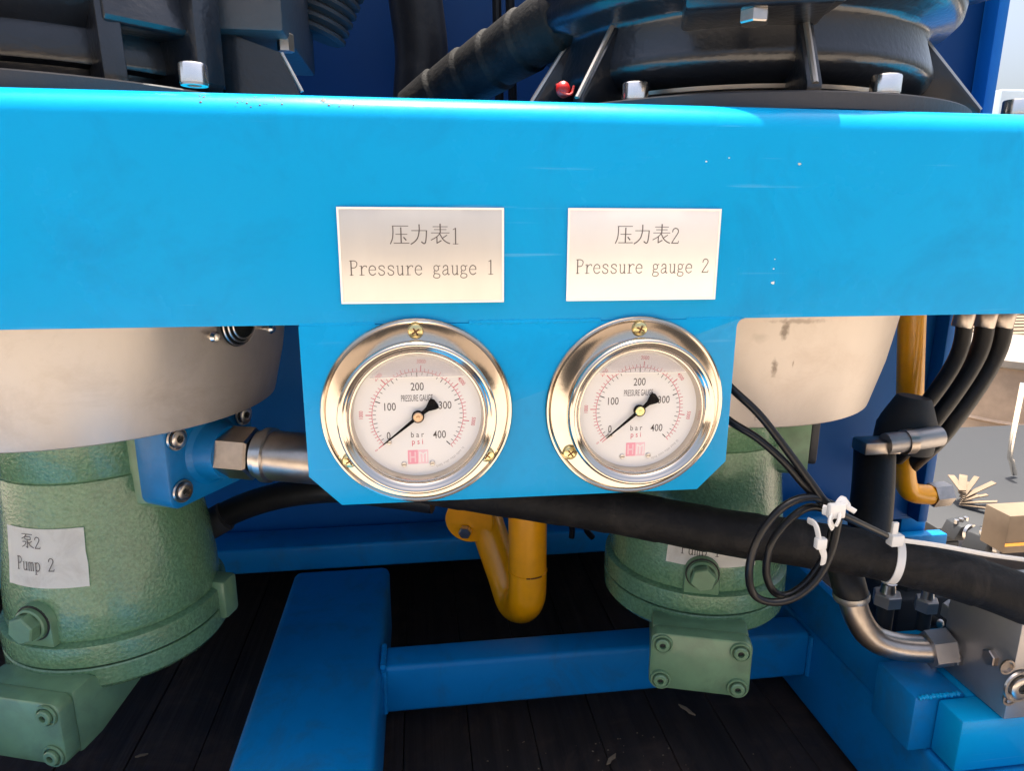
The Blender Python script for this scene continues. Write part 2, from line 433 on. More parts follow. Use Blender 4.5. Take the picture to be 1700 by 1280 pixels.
for k in range(170):
    cx_, cy_ = random.choice([(.0, .06), (.05, .09), (.11, .05), (.20, .07), (.14, .12)]); x = random.gauss(cx_, .035); y = random.gauss(cy_, .02)
    s = random.uniform(.0002, .0006)
    add_box(bm, (x - s, y - s * .6, -.4022), (x + s, y + s * .6, -.4022 + s), M=None)
tag(obj('floor_grit', bm, 'debris'), 'fine grit scattered over the dark boards', 'grit', kind='stuff')

# back panel and rails
bx1 = P(1590, 400, .36).x
pan = thing('back_panel', 'deep blue sheet metal panel closing the back of the machine', 'panel', (0, .36, -.335))
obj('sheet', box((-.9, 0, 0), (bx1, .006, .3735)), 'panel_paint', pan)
obj('upper_sheet', box((-.9, 0, .3740), (bx1, .006, .83)), 'panel_shaded', pan)  # same panel, interior shade above the beam put into a darker colour
obj('floor_shade_shelf', box((-.9, .0002, -.004), (bx1, .62, -.0003)), 'panel_paint', pan)  # unseen shelf added to keep sun off the floor behind the panel
obj('rear_shade_skirt', box((-.9, .60, -.065), (bx1, .62, -.0045)), 'panel_paint', pan)  # unseen sheet added to shut out light from the rear
obj('edge_fold', box((bx1 - .012, -.02, 0), (bx1 - .0, -.0005, .83), .002), 'panel_paint', pan)

obj('sun_block_plate', box((-.9, -.2700, .3742), (bx1, -.0002, .3782)), 'panel_paint', pan)  # unseen cover added to keep sun out of the lower interior
# base frame
fr = thing('base_frame', 'blue welded base frame of square tube lying on the dark boards', 'frame', (0, .15, -.402))
def fbox(name, lo, hi, bev=.004, m='frame_paint'):
    lo = Vector(lo) - fr.location; hi = Vector(hi) - fr.location
    return obj(name, box(lo, hi, bev, segs=3), m, fr)
fbox('left_rail', (-.126, -.25, -.401), (-.036, .309, -.33), .007)
fbox('right_rail', (.3136, -.1, -.401), (.372, .309, -.3302), .004)
fbox('cross_member', (-.0355, .150, -.372), (.3131, .178, -.331), .004)
fbox('rear_rail', (-.85, .3095, -.3315), (.47, .352, -.306), .003)
fbox('outer_rail', (-.62, -.15, -.401), (-.235, .0415, -.33), .005)
# weld beads where cross member meets the rails
def bead(p0, p1, r, parent, m, n=26):
    p0, p1 = Vector(p0), Vector(p1)
    pts = [p0.lerp(p1, i / n) + Vector((random.uniform(-1, 1), random.uniform(-1, 1), random.uniform(-1, 1))) * r * .05 for i in range(n + 1)]
    L = (p1 - p0).length
    b = tube(pts, r, n=8, k=3, rfun=lambda s: 1 + .09 * math.sin(s / L * n * 2 * PI + 1.3 * math.sin(s * 400)))
    bmesh.ops.translate(b, verts=b.verts, vec=-parent.location)
    return obj('weld_bead', b, m, parent)
bead((-.0345, .1495, -.37), (-.0345, .1495, -.333), .0022, fr, 'frame_paint', 10)
bead((-.035, .150, -.3305), (-.035, .178, -.3305), .0022, fr, 'frame_paint', 10)

# ------------------------------------------------------------------ cross beam with gauge plate
beam = thing('cross_beam', 'bright blue steel beam across the picture with a lower plate for the gauges', 'beam', (.05, 0, -.046))
def prof_beam():
    ro, ri, t = .0115, .0045, .007
    out = [(0, -.046)]
    for i in range(9):
        a = R(180 - 90 * i / 8); out.append((ro + ro * math.cos(a), .051 - ro + ro * math.sin(a)))
    out += [(.11, .051), (.11, .051 - t)]
    for i in range(5):
        a = R(90 + 90 * i / 4); out.append((t + ri + ri * math.cos(a), .051 - t - ri + ri * math.sin(a)))
    out += [(t, -.046)]
    return out
b = prism(prof_beam(), -.75, .75, axes='yz')
bmesh.ops.translate(b, verts=b.verts, vec=-beam.location + Vector((.05, 0, 0)) * 0)
obj('beam_web', b, 'blue_paint', beam, ang=24)
c = .0145
pl = [(-.0534, -.0463), (-.0534, -.1175), (-.0391, -.1325), (.1375, -.1335), (.1518, -.119), (.1518, -.0500)]
fil = [(.1518 + .0042 - .0042 * math.cos(R(a)), -.0503 + .0042 * math.sin(R(a))) for a in (0, 22, 45, 67, 90)]
pl = pl[:-1] + fil
b = prism(pl, -.0006, .0045, axes='xz', bev=.0005)
bmesh.ops.translate(b, verts=b.verts, vec=-beam.location)
obj('gauge_plate', b, 'blue_paint', beam)
bead((-.053, .0011, -.0462), (-.020, .0010, -.0462), .0015, beam, 'blue_paint', 10)
bead((.022, .0011, -.0463), (.084, .0010, -.0463), .0018, beam, 'blue_paint', 22)
bead((.126, .0008, -.0462), (.1530, .0008, -.0462), .0013, beam, 'blue_paint', 10)
bead((.3130, .1495, -.37), (.3130, .1495, -.333), .0022, fr, 'frame_paint', 10)
# chips and drips in the paint
def chip(px, py, s, m, y=-.0003):
    p = P(px, py, 0); 
    bm_ = NB(); n = 8
    pts = [(p.x + s * math.cos(2 * PI * i / n) * random.uniform(.5, 1.3), p.z + s * math.sin(2 * PI * i / n) * random.uniform(.4, 1)) for i in range(n)]
    add_prism(bm_, pts, -.0003, .0006); return bm_
for px, py, s, m in ((1283, 469, .0009, 'tie_white'), (1284, 446, .0004, 'tie_white'), (1327, 272, .0008, 'plate_silver'), (1210, 262, .0004, 'tie_white'), (1172, 268, .0005, 'tie_white'), (1286, 430, .0003, 'tie_white')):
    b = chip(px, py, s, m); bmesh.ops.translate(b, verts=b.verts, vec=-beam.location)
    obj('paint_chip', b, m, beam)
# chips on the rounded top edge
def edge_pt(px, a):
    ro = .0115
    p = P(px, 165, 0)
    return Vector((p.x, ro - ro * math.cos(a), .051 - ro + ro * math.sin(a))), Vector((0, -math.cos(a), math.sin(a)))
bm = NB()
for k in range(38):
    px = random.choice([random.gauss(402, 8), random.gauss(440, 25), random.gauss(545, 22), random.gauss(590, 12), random.gauss(330, 10)])
    p, nn = edge_pt(px, R(random.uniform(25, 60))); s = random.uniform(.00012, .00045) * (2.4 if k == 0 else 1)
    add_lathe(bm, [(0, .00002), (s * 1.4, .00003), (s, .0001), (0, .00012)], 5, axis_to(nn, p, random.random() * 6))
bmesh.ops.translate(bm, verts=bm.verts, vec=-beam.location)
o = obj('edge_chips', bm, 'ink_black', beam); o['kind'] = 'stuff'

# ------------------------------------------------------------------ name plates
def name_plate(px0, x0, x1, z0, z1, cn, en, m, label, skew=0):
    t = thing('name_plate', label, 'name plate', ((x0 + x1) / 2, 0, z0), 0, 'name plates above the gauges')
    W = x1 - x0; H = z1 - z0
    obj('plate', prism([(-W / 2, 0), (W / 2, skew), (W / 2, H), (-W / 2, H)], -.0013, -.0003, bev=.0002), m, t)
    e = .0009
    bm = NB()
    add_box(bm, (-W / 2, -.00155, H - e), (W / 2, -.0013, H)); add_box(bm, (-W / 2, -.00155, skew * .5), (W / 2, -.0013, e))
    add_box(bm, (-W / 2, -.00155, e), (-W / 2 + e, -.0013, H - e)); add_box(bm, (W / 2 - e, -.00155, e), (W / 2, -.0013, H - e))
    obj('rim', bm, 'bright_edge', t)  # pale border strips, highlight of the bevel put into the colour
    bm = NB()
    pf = lambda x, z, L=0: Vector((x, -.00133 - L, z))
    S = .0088
    text_strokes(bm, cn, S, -W * .195, H - .0157, pf)
    text_strokes(bm, en, .0081, -W / 2 + W * .055, H - .0291, pf, aspect=W * .89 / (16 * .5 * .0081))
    obj('lettering', bm, 'ink_grey', t, fin=False)
    return t
name_plate(0, -.0340, .0382, -.0367, .0049, '压力表1', 'Pressure gauge 1', 'plate_silver', 'greyish metal name plate reading Pressure gauge 1')
name_plate(0, .0672, .1392, -.0366, .0050, '压力表2', 'Pressure gauge 2', 'plate_sheen', 'metal name plate, brighter sheen put into its colour, reading Pressure gauge 2')

# ------------------------------------------------------------------ gauges
def ang_bar(v):
    pts = [(0, 219.5), (100, 159), (200, 90), (300, 21.5), (400, -45)]
    for (a, A), (b_, B) in zip(pts[:-1], pts[1:]):
        if v <= b_: return R(A + (B - A) * (v - a) / (b_ - a))
    return R(-45 - (v - 400) * .6)
def ringpts(r, a): return (r * math.cos(a), r * math.sin(a))
def tick(bm, r0, r1, a, w, y):
    d_ = Vector((math.cos(a), 0, math.sin(a))); n_ = Vector((-math.sin(a), 0, math.cos(a))) * w / 2
    q = [d_ * r0 + n_, d_ * r0 - n_, d_ * r1 - n_, d_ * r1 + n_]
    bm.faces.new([bm.verts.new(Vector((v.x, y, v.z))) for v in q])
def arc(bm, r, w, a0, a1, y, n=60):
    pr = None
    for i in range(n + 1):
        a = a0 + (a1 - a0) * i / n
        c_, s_ = math.cos(a), math.sin(a)
        cur = (bm.verts.new(((r - w / 2) * c_, y, (r - w / 2) * s_)), bm.verts.new(((r + w / 2) * c_, y, (r + w / 2) * s_)))
        if pr: bm.faces.new((pr[0], pr[1], cur[1], cur[0]))
        pr = cur
def make_gauge(label, x, z, hub_m, tilt=0, line_tilt=0):
    t = thing('pressure_gauge', label, 'pressure gauge', (x, 0, z), 0, 'pressure gauges on the blue plate')
    A = Matrix.Rotation(PI / 2, 4, 'X')            # lathe axis Z -> -Y (towards the viewer)
    # flange: flat ring with a rolled rim
    obj('mounting_flange', lathe([(.0330, .0008), (.0438, .0008), (.0442, .0016), (.0442, .0024), (.0437, .0031), (.0429, .0033), (.0421, .0030), (.0416, .0024), (.0345, .0029), (.0338, .0032), (.0333, .0044)], 96, A), 'chrome', t, ang=28)
    obj('case', lathe([(.0336, .0025), (.0334, .0065), (.0330, .0082), (.0345, .0092)], 96, A), 'chrome', t, ang=50)
    bz = obj('bezel', lathe([(.0338, .0090), (.0352, .0094), (.0357, .0106), (.0357, .0132), (.0352, .0146), (.0344, .0152), (.0335, .0150), (.0329, .0142), (.0324, .0139), (.0315, .0134), (.0309, .0126), (.0305, .0116), (.0300, .0116)], 112, A), 'chrome', t, ang=50)
    obj('gasket', lathe([(.0299, .0111), (.0297, .0109), (.0296, .0100), (.0292, .0074)], 96, A), 'dark_machine', t)
    obj('inner_ring', lathe([(.0304, .0118), (.0298, .0116), (.0294, .0104), (.0290, .0068)], 96, A), 'brushed_rim', bz)
    obj('dial', lathe([(0, .0068), (.0292, .0068), (.0292, .0058)], 72, A), 'dial_white', t)
    Yd = -.00684
    bm = NB()
    for i in range(41):
        a = ang_bar(i * 10)
        if i % 10 == 0: tick(bm, .0180, .0204, a, .00046, Yd)
        elif i % 5 == 0: tick(bm, .0186, .0204, a, .00030, Yd)
        else: tick(bm, .0190, .0204, a, .00026, Yd)
    sc = obj('bar_scale', bm, 'ink_black', t, fin=False)
    bm = NB()
    for i in range(59):
        a = ang_bar(i * 100 / 14.504)
        if i % 10 == 0: tick(bm, .0207, .0236, a, .00042, Yd)
        elif i % 5 == 0: tick(bm, .0207, .0227, a, .00030, Yd)
        else: tick(bm, .0207, .0222, a, .00026, Yd)
    arc(bm, .0207, .00026, ang_bar(0), ang_bar(400), Yd - 3e-6)
    for k, s in ((1, '1000'), (2, '2000'), (3, '3000'), (4, '4000'), (5, '5000')):
        a = ang_bar(k * 1000 / 14.504)
        text_bm(bm, s, .0026, .0255 * math.cos(a), .0253 * math.sin(a), Yd, .8, a - PI / 2)
    text_bm(bm, '0', .0020, .0250 * math.cos(ang_bar(0)), .0250 * math.sin(ang_bar(0)), Yd, .8, ang_bar(0) - PI / 2)
    obj('psi_scale', bm, 'ink_red', t, fin=False)
    bm = NB()
    for s, sz, cx, cz, xs in (('0', .0052, -.0136, -.0094, .72), ('100', .0052, -.0128, .0044, .78), ('200', .0052, .0, .0135, .78),
                              ('300', .0052, .0124, .0044, .78), ('400', .0052, .0096, -.0096, .78)):
        text_bm(bm, s, sz, cx, cz, Yd, xs)
    text_bm(bm, 'PRESSURE GAUGE', .0043, -.0003, .0082, Yd, .42)
    text_bm(bm, 'b a r', .0038, -.0006, -.0092, Yd, .85)
    obj('lettering', bm, 'ink_grey', t, fin=False)
    bm = NB(); text_bm(bm, 'p s i', .0038, -.0006, -.0126, Yd, .85)
    obj('unit_lettering', bm, 'ink_red', t, fin=False)
    # maker's mark: solid square with H, pale square with M
    bm = NB(); add_box(bm, (-.0052, Yd - .00003, -.0233), (-.0006, Yd + .0001, -.0165)); lg = obj('maker_mark', bm, 'ink_pink', t)
    bm = NB(); add_box(bm, (-.0006, Yd - .00002, -.0233), (.0042, Yd + .0001, -.0165)); obj('mark_field', bm, 'ink_pink_pale', lg)
    bm = NB()
    for li, (p, q) in enumerate((((-.0041, -.0222), (-.0041, -.0176)), ((-.0018, -.0222), (-.0018, -.0176)), ((-.0041, -.0199), (-.0018, -.0199)))):
        stroke_quads(bm, [p, q], .0007, lambda u, v: Vector((u, Yd - .00006 - li * 1e-5, v)))
    obj('mark_letter', bm, 'ink_pink_pale', lg, fin=False)
    bm = NB()
    for li, (p, q) in enumerate((((.0003, -.0224), (.0003, -.0176)), ((.0003, -.0176), (.0018, -.0186)), ((.0018, -.0186), (.0018, -.0222)), ((.0018, -.0186), (.0034, -.0176)), ((.0034, -.0176), (.0034, -.0224)))):
        stroke_quads(bm, [p, q], .00055, lambda u, v: Vector((u, Yd - .00005 - li * 1e-5, v)))
    obj('mark_letter', bm, 'dial_white', lg, fin=False)
    # fine print round the lower right edge, too small to read
    bm = NB()
    for k in range(26):
        a = R(-72 + k * 1.35)
        if k % 6 == 5: continue
        tick(bm, .0256, .0262 + .0006 * random.random(), a, .00022, Yd)
    obj('fine_print', bm, 'ink_faint', t, fin=False)
    for (sx, sz) in ((-.0070, -.0232), (.0060, -.0232), (-.0135, -.0122)):
        s = obj('dial_screw', lathe([(.0013, .0068), (.0013, .0073), (.0010, .0076), (0, .0077)], 18, Matrix.Translation((sx, 0, sz)) @ A), 'steel', t)
        bm = NB(); add_box(bm, (sx - .0009, -.00785, sz - .00014), (sx + .0009, -.0076, sz + .00014)); obj('slot', bm, 'ink_black', s)
    # needle
    a = R(218.5 + tilt); ca, sa = math.cos(a), math.sin(a)
    def rot(p): return (p[0] * ca - p[1] * sa, p[0] * sa + p[1] * ca)
    out = [(.0205, -.00022), (.0205, .00022), (.0, .00085), (-.0035, .0009), (-.0055, .0011), (-.0085, .0026), (-.0100, .0029), (-.0107, .0014), (-.0108, -.0014), (-.0100, -.0029), (-.0085, -.0026), (-.0055, -.0011), (-.0035, -.0009), (0, -.00085)]
    nd = obj('needle', prism([rot(p) for p in out], -.0090, -.0086), 'needle_black', t)
    obj('needle_tip', prism([rot(p) for p in [(.0233, -.00005), (.0233, .00005), (.0206, .0002), (.0206, -.0002)]], -.0090, -.0087), 'ink_red', nd)
    obj('hub_ring', lathe([(.0028, .0080), (.0028, .0094), (.0022, .0096)], 36, A), 'needle_black', nd)
    obj('hub_cap', lathe([(.0023, .0090), (.0023, .0098), (.0019, .0101), (.0009, .0101), (.0007, .0104), (0, .0105)], 36, A), hub_m, nd)
    # air bubble over the filling and its bright line
    zc = .0188
    pts = []
    a0 = math.asin(zc / .0282)
    for i in range(25):
        aa = a0 + (PI - 2 * a0) * i / 24; pts.append((.0282 * math.cos(aa), .0282 * math.sin(aa)))
    lq = obj('air_bubble', prism(pts, -.0099, -.0095, Matrix.Rotation(line_tilt, 4, 'Y')), 'bubble', t)
    L = .0282 * math.cos(a0)
    obj('liquid_line', box((-L, -.0102, zc - .00025), (L, -.0096, zc + .0001), 0, Matrix.Rotation(line_tilt, 4, 'Y')), 'bright_edge', lq)
    obj('glass', lathe([(0, .0115), (.0296, .0115), (.0296, .0108), (0, .0108)], 64, A), 'glass', t)
    # three cross-head screws
    for k, an in enumerate((90, 214, 326)):
        a = R(an); cx, cz = .0385 * math.cos(a), .0385 * math.sin(a)
        M = Matrix.Translation((cx, 0, cz)) @ A
        s = obj('screw', lathe([(.0036, .0026), (.0036, .0034), (.0031, .0043), (.0020, .0048), (0, .0050)], 28, M), 'zinc_brass', t)
        r0 = random.uniform(.2, 1.2)
        bm = NB()
        for q in (0, PI / 2):
            add_box(bm, (-.0019, -.00035, .0041), (.0019, .00035, .00505 + q * 1e-5), 0, M @ Matrix.Rotation(r0 + q, 4, 'Z'))
        obj('cross_slot', bm, 'rust', s)
    return t
make_gauge('left round pressure gauge in polished flange under the plate reading Pressure gauge 1', -.0020, -.0876, 'brass')
make_gauge('right round pressure gauge in polished flange, nearer the loose black cables', .1023, -.0883, 'zinc_brass', tilt=1.6, line_tilt=.012)

# ------------------------------------------------------------------ pumps (local frame: axis at origin, z as in the world, front = -Y)
def socket_bolt(name, r, M, m, parent, raised=.0026, ringr=1.42):
    p = [(0, -.0022), (r * .46, -.0022), (r * .46, .0010), (r * .86, .0010), (r, .0004), (r, -.0012)]
    b = lathe([(q[0], q[1] + raised) for q in p], 24, M)
    o = obj(name, b, m, parent, ang=40)
    rr = obj('counterbore', lathe([(r * 1.02, -.0022 + raised), (r * 1.22, -.0022 + raised), (r * 1.22, -.0009 + raised), (r * ringr, -.0009 + raised), (r * ringr * 1.04, -.002 + raised)], 28, M), m, o)
    sk = obj('hex_socket', lathe([(r * .42, -.0008 + raised), (0, -.0006 + raised)], 6, M), 'groove_dark', o)
    return o
def make_pump(label, x, y, sticker, st_ang, st_w, st_top, st_bot, side='blue'):
    t = thing('hydraulic_pump', label, 'pump', (x, y, 0), R(-18), 'green pumps under the beam')
    body = [(0, -.108), (.0560, -.108), (.0560, -.1485), (.0556, -.1492), (.0566, -.1500), (.0568, -.153), (.0572, -.168), (.0585, -.186), (.0612, -.208), (.0632, -.228), (.0640, -.2445), (.0632, -.2475), (.0655, -.2480), (.0674, -.2492), (.0677, -.2516), (.0677, -.2622), (.0668, -.2630), (.062, -.2631)]
    obj('pump_body', lathe(body, 128), 'green_paint', t, ang=30)
    obj('end_cover', lathe([(.062, -.2640), (.0670, -.2640), (.0677, -.2648), (.0674, -.2762), (.0655, -.2790), (.055, -.2850), (.03, -.2880), (0, -.2885)], 128), 'green_paint', t)
    obj('seal_line', lathe([(.0655, -.2625), (.0655, -.2645)], 96), 'groove_dark', t)
    # boss and hex plug
    zc = -.2325
    pts = [(-.0118, -.2478), (-.0118, zc)] + [(.0118 * math.cos(R(a)), zc + .0118 * math.sin(R(a))) for a in range(165, 14, -15)] + [(.0118, zc), (.0118, -.2478)]
    bs = obj('plug_boss', prism(pts, -.0672, -.045, bev=.0012), 'green_smooth', t)
    obj('boss_shade_ring', lathe([(.0104, .0664), (.0104, .0676), (.0112, .0676), (.0115, .0664)], 36, Matrix.Translation((0, 0, zc)) @ Matrix.Rotation(PI / 2, 4, 'X')), 'groove_dark', bs)  # dark ring, shade of the recess put into its colour
    A = Matrix.Translation((0, 0, zc)) @ Matrix.Rotation(PI / 2, 4, 'X')
    pg = obj('plug', lathe([(.0100, .0670), (.0100, .0695), (.0092, .0702), (.0085, .0702)], 36, A), 'green_smooth', t)
    obj('hex_head', hexprism(.0088, .0700, .0765, A @ Matrix.Rotation(.3, 4, 'Z'), .0009), 'green_smooth', pg)
    # square port at the bottom front
    blk = [(-.079, -.2665), (-.079, -.3075), (-.062, -.3065), (-.010, -.2905), (.012, -.2885), (.012, -.2780), (-.05, -.2780), (-.063, -.2665)]
    obj('port_block', prism(blk, -.0315, .0315, axes='yz', bev=.002), 'green_smooth', t)
    cv = obj('port_cover', prism(rrect(-.0325, -.3070, .0325, -.2655, .0060), -.0905, -.0796, bev=.0014), 'green_smooth', t)
    for (bx, bz) in ((-.0248, -.2730), (.0248, -.2730), (-.0248, -.2998), (.0248, -.2998)):
        socket_bolt('bolt', .0046, Matrix.Translation((bx, -.0905, bz)) @ Matrix.Rotation(PI / 2, 4, 'X'), 'green_smooth', t)
    obj('foot_disc', lathe([(0, -.297), (.018, -.297), (.021, -.294), (.021, -.286)], 40, Matrix.Translation((.026, .008, 0))), 'green_smooth', t)
    obj('rear_lug', box((.050, .012, -.272), (.0715, .028, -.243), .003), 'green_smooth', t)
    obj('side_port', prism([(-.027, -.171), (-.03, -.168), (-.03, -.115), (.03, -.115), (.03, -.168), (.027, -.171)], .035, .0690, axes='yz', bev=.002), 'green_smooth', t)
    # side flange, socket bolts
    if side == 'blue':
        RZ = Matrix.Translation((.0020, 0, .0030)) @ Matrix.Rotation(R(-11), 4, 'Z') @ Matrix.Translation((-.001, .006, 0))
        fl = obj('inlet_flange', prism(rrect(-.0345, -.1680, .0345, -.1130, .007), .0665, .0900, RZ @ Matrix(((0, 1, 0, 0), (1, 0, 0, 0), (0, 0, 1, 0), (0, 0, 0, 1))), bev=.0015), 'flange_blue', t)
        MX = RZ @ Matrix.Translation((0, 0, -.1405)) @ Matrix.Rotation(PI / 2, 4, 'Y')
        obj('flange_neck', lathe([(.022, .0895), (.0185, .0925), (.0168, .098), (.0160, .104), (0, .104)], 48, MX), 'flange_blue', t)
        for (by, bz) in ((-.0265, .0150), (-.0265, -.0170), (.0265, .0150), (.0265, -.0170)):
            socket_bolt('bolt', .0052, RZ @ Matrix.Translation((.0900, by, -.1405 + bz)) @ Matrix.Rotation(PI / 2, 4, 'Y'), 'steel', t, raised=.0028, ringr=1.28)
    else:
        obj('inlet_cover', prism(rrect(-.026, -.165, .026, -.1150, .005), .0695, .0750, Matrix(((0, 1, 0, 0), (1, 0, 0, 0), (0, 0, 1, 0), (0, 0, 0, 1))), bev=.0012), 'cast_matt', t)
    # paper label wrapped round the cone
    def surf(z):
        for (r0, z0), (r1, z1) in zip(body[:-1], body[1:]):
            if z1 <= z <= z0 and z0 != z1: return r0 + (r1 - r0) * (z - z0) / (z1 - z0)
        return .06
    bm = NB(); n = 22; mm = 5; a0 = R(st_ang); half = st_w / 2 / .062
    grid = []
    for i in range(n + 1):
        a = a0 - half + 2 * half * i / n; colv = []
        for j in range(mm + 1):
            z = st_top + (st_bot - st_top) * j / mm
            edge = .0012 * math.sin(j * 2.1 + 1) * (.25 if i in (0, n) else 0)
            rr = surf(z) + .0007 + (.0006 if i in (0, n) else 0)
            colv.append(bm.verts.new((rr * math.cos(a + edge / .06), rr * math.sin(a + edge / .06), z)))
        grid.append(colv)
    for i in range(n):
        for j in range(mm):
            bm.faces.new((grid[i][j], grid[i + 1][j], grid[i + 1][j + 1], grid[i][j + 1]))
    bmesh.ops.solidify(bm, geom=bm.faces[:], thickness=-.00025)
    s = obj('sticker', bm, 'sticker_paper', t)
    bm = NB()
    def pf(u, v, L=0):
        a = a0 - half + u / .062; z = v
        rr = surf(z) + .00112 + L * 1.0
        return Vector((rr * math.cos(a), rr * math.sin(a), z))
    text_strokes(bm, '泵' + sticker, .0090, st_w * .24, st_top - .0120, pf, bold=1.1)
    text_strokes(bm, 'Pump ' + sticker, .0100, st_w * .15, st_top - .0255, pf, aspect=.85, bold=1.0)
    obj('lettering', bm, 'ink_grey', s, fin=False)
    return t
pump2 = make_pump('large green pump at the left carrying a paper label Pump 2', -.210, .1455, '2', -84, .051, -.176, -.2120)
pump1 = make_pump('green pump at the right, partly behind the black wrapped hose, labelled Pump 1', .205, .150, '1', -84, .060, -.1955, -.2290, side='green')

# ------------------------------------------------------------------ bell housings
def make_bell(label, x, y, m):
    t = thing('bell_housing', label, 'bell housing', (x, y, -.1170 if x > 0 else -.1150), 0, 'steel bell housings above the pumps')
    obj('shell', lathe([(.0, .003), (.050, .003), (.1070, 0), (.1083, .0008), (.1092, .004), (.1155, .030), (.1205, .062), (.1225, .085), (.1225, .155), (.10, .157)], 160), m, t, ang=40)
    return t
bell2 = make_bell('dull steel bell housing at the left above pump 2, wire coil in its hole', -.208, .152, 'bell_steel')
bell1 = make_bell('warm toned steel bell housing at the right with dark smudges, above pump 1', .203, .152, 'bell_steel_marked')
# hole with wires on the left bell
def on_bell(b, px, py, lift=0.0006):
    """point on the outside of the bell seen at a pixel, by marching along the view ray"""
    o_ = Vector((0, CAMY, 0)); r = (rows @ Vector((px - 850, -(py - 640), -F))).normalized()
    prof = [(.1030, 0), (.1092, .006), (.1160, .030), (.1205, .062), (.1215, .085), (.1215, .155)]
    for k in range(200, 900):
        p = o_ + r * k * .001 - b.location
        rad = .103
        for (r0, h0), (r1, h1) in zip(prof[:-1], prof[1:]):
            if h0 <= p.z <= h1: rad = r0 + (r1 - r0) * (p.z - h0) / (h1 - h0)
        q = math.hypot(p.x, p.y)
        if q <= rad:
            nrm = Vector((p.x, p.y, 0)) / q
            return Vector((nrm.x * rad, nrm.y * rad, p.z)) + nrm * lift, nrm
    return Vector((0, -.12, .05)), Vector((0, -1, 0))
p, nn = on_bell(bell2, 392, 536)
obj('wire_hole_shade', lathe([(.0, .0008), (.0125, .0008), (.0135, .0002)], 32, axis_to(nn, p)), 'groove_dark', bell2)  # flat dark disc, shade inside the hole put into its colour
bm = NB()
for k, rr in enumerate((.0125, .0105, .0085)):
    M = axis_to(nn, p + nn * (.0016 + k * .0011))
    add_tube(bm, [M @ Vector((rr * math.cos(R(a)), rr * math.sin(R(a)), .0005 * k)) for a in range(0, 361, 20)], .00055, n=6, k=2)
obj('wire_coil', bm, 'steel', bell2)
for px, py in ((346, 558), (437, 545)):
    p, nn = on_bell(bell2, px, py, 0)
    obj('pin', lathe([(.0016, 0), (.0016, .003), (.003, .0032), (.0032, .005), (.0022, .0068), (0, .0072)], 16, axis_to(nn, p)), 'steel_bright', bell2)
# smudges on the right bell, worn in the surface
sp = []
for px, py, ax, s, k in ((1302, 548, (.0028, .0028, .0075), 300, .75), (1286, 612, (.0025, .0025, .0065), 320, .75), (1412, 684, (.004, .004, .004), 300, .8),
                      (1315, 610, (.0006, .0006, .013), 500, .6), (1262, 560, (.006, .006, .004), 200, .2), (1330, 533, (.02, .02, .0018), 300, .5),
                      (1254, 690, (.0012, .0012, .006), 500, .5)):
    p, nn = on_bell(bell1, px, py, 0); sp.append((tuple(p), ax, s, k))
old = MATS['bell_steel_marked']
mat('bell_marked_spots', (.54, .475, .415), .42, .5, dust=((.40, .32, .26), .5, 22), bump=.2, bscale=160, var=.08, vscale=30, stretch=(1, 1, .35), spots=sp, spot_col=(.13, .10, .075))
for ch in bell1.children: ch.data.materials[0] = MATS['bell_marked_spots']

# ------------------------------------------------------------------ black gearbox castings on the beam
def wedge(a, r0, r1, z0, z1, th, top=None):
    """radial gusset: triangle from ring foot (r1, z0) to the wall (r0, z1)"""
    pts = [(r0 - .01, z0), (r1, z0), (r1, z0 + .004), (r0 + (top or 0), z1), (r0 - .01, z1)]
    M = Matrix.Rotation(a, 4, 'Z')
    return prism(pts, -th / 2, th / 2, M @ Matrix.Identity(4), axes='xz', bev=.0008)
def make_casting(label, x, y, kind):
    t = thing('gearbox_casting', label, 'gearbox', (x, y, .0512), 0, 'black gearbox castings standing on the beam')
    obj('foot_flange', lathe([(.06, 0), (.139, 0), (.140, .0006), (.140, .0078), (.139, .0086), (.10, .0088)], 160), 'cast_matt', t)
    if kind == 1:
        pr = [(.104, .0085), (.104, .018), (.112, .021), (.1165, .025), (.1185, .029), (.1180, .033), (.1125, .050), (.1150, .054), (.1255, .056), (.1295, .060), (.1305, .066), (.1285, .070), (.1300, .074), (.131, .082), (.131, .132), (0, .134)]
    else:
        pr = [(.104, .0085), (.106, .017), (.1135, .018), (.1145, .021), (.1110, .034), (.1190, .040), (.1225, .044), (.1185, .064), (.1260, .068), (.124, .21), (0, .21)]
    obj('drum_wall', lathe(pr, 160), 'cast_black', t, ang=50)
    return t
cast2 = make_casting('black gearbox casting at the top left with flat pads and an upright rib', -.210, .152, 2)
cast1 = make_casting('black gearbox casting at the top right with a rounded ledge and thin edged ribs', .205, .152, 1)
def az(b, px, py, rad):
    """angle on a casting whose wall of given radius is seen at the pixel"""
    o_ = Vector((0, CAMY, 0)); r = (rows @ Vector((px - 850, -(py - 640), -F))).normalized()
    for k in range(200, 900):
        p = o_ + r * k * .001 - b.location
        if math.hypot(p.x, p.y) <= rad: return math.atan2(p.y, p.x)
    return -PI / 2
for px, py, r1 in ((1350, 130, .134), (None, -29, .146), (975, 150, .139), (893, 150, .139)):
    a = az(cast1, px, py, .132) if px else R(py)
    rb = obj('rib', wedge(a, .110, r1, .0088, .056, .0075), 'cast_black', cast1)
    M = Matrix.Rotation(a, 4, 'Z')
    b = NB(); v0 = M @ Vector((r1 + .0002, 0, .0125)); v1 = M @ Vector((.1104, 0, .056))
    add_tube(b, [v0, v1], .0017, n=8, k=2)
    obj('ground_edge', b, 'edge_steel', rb)
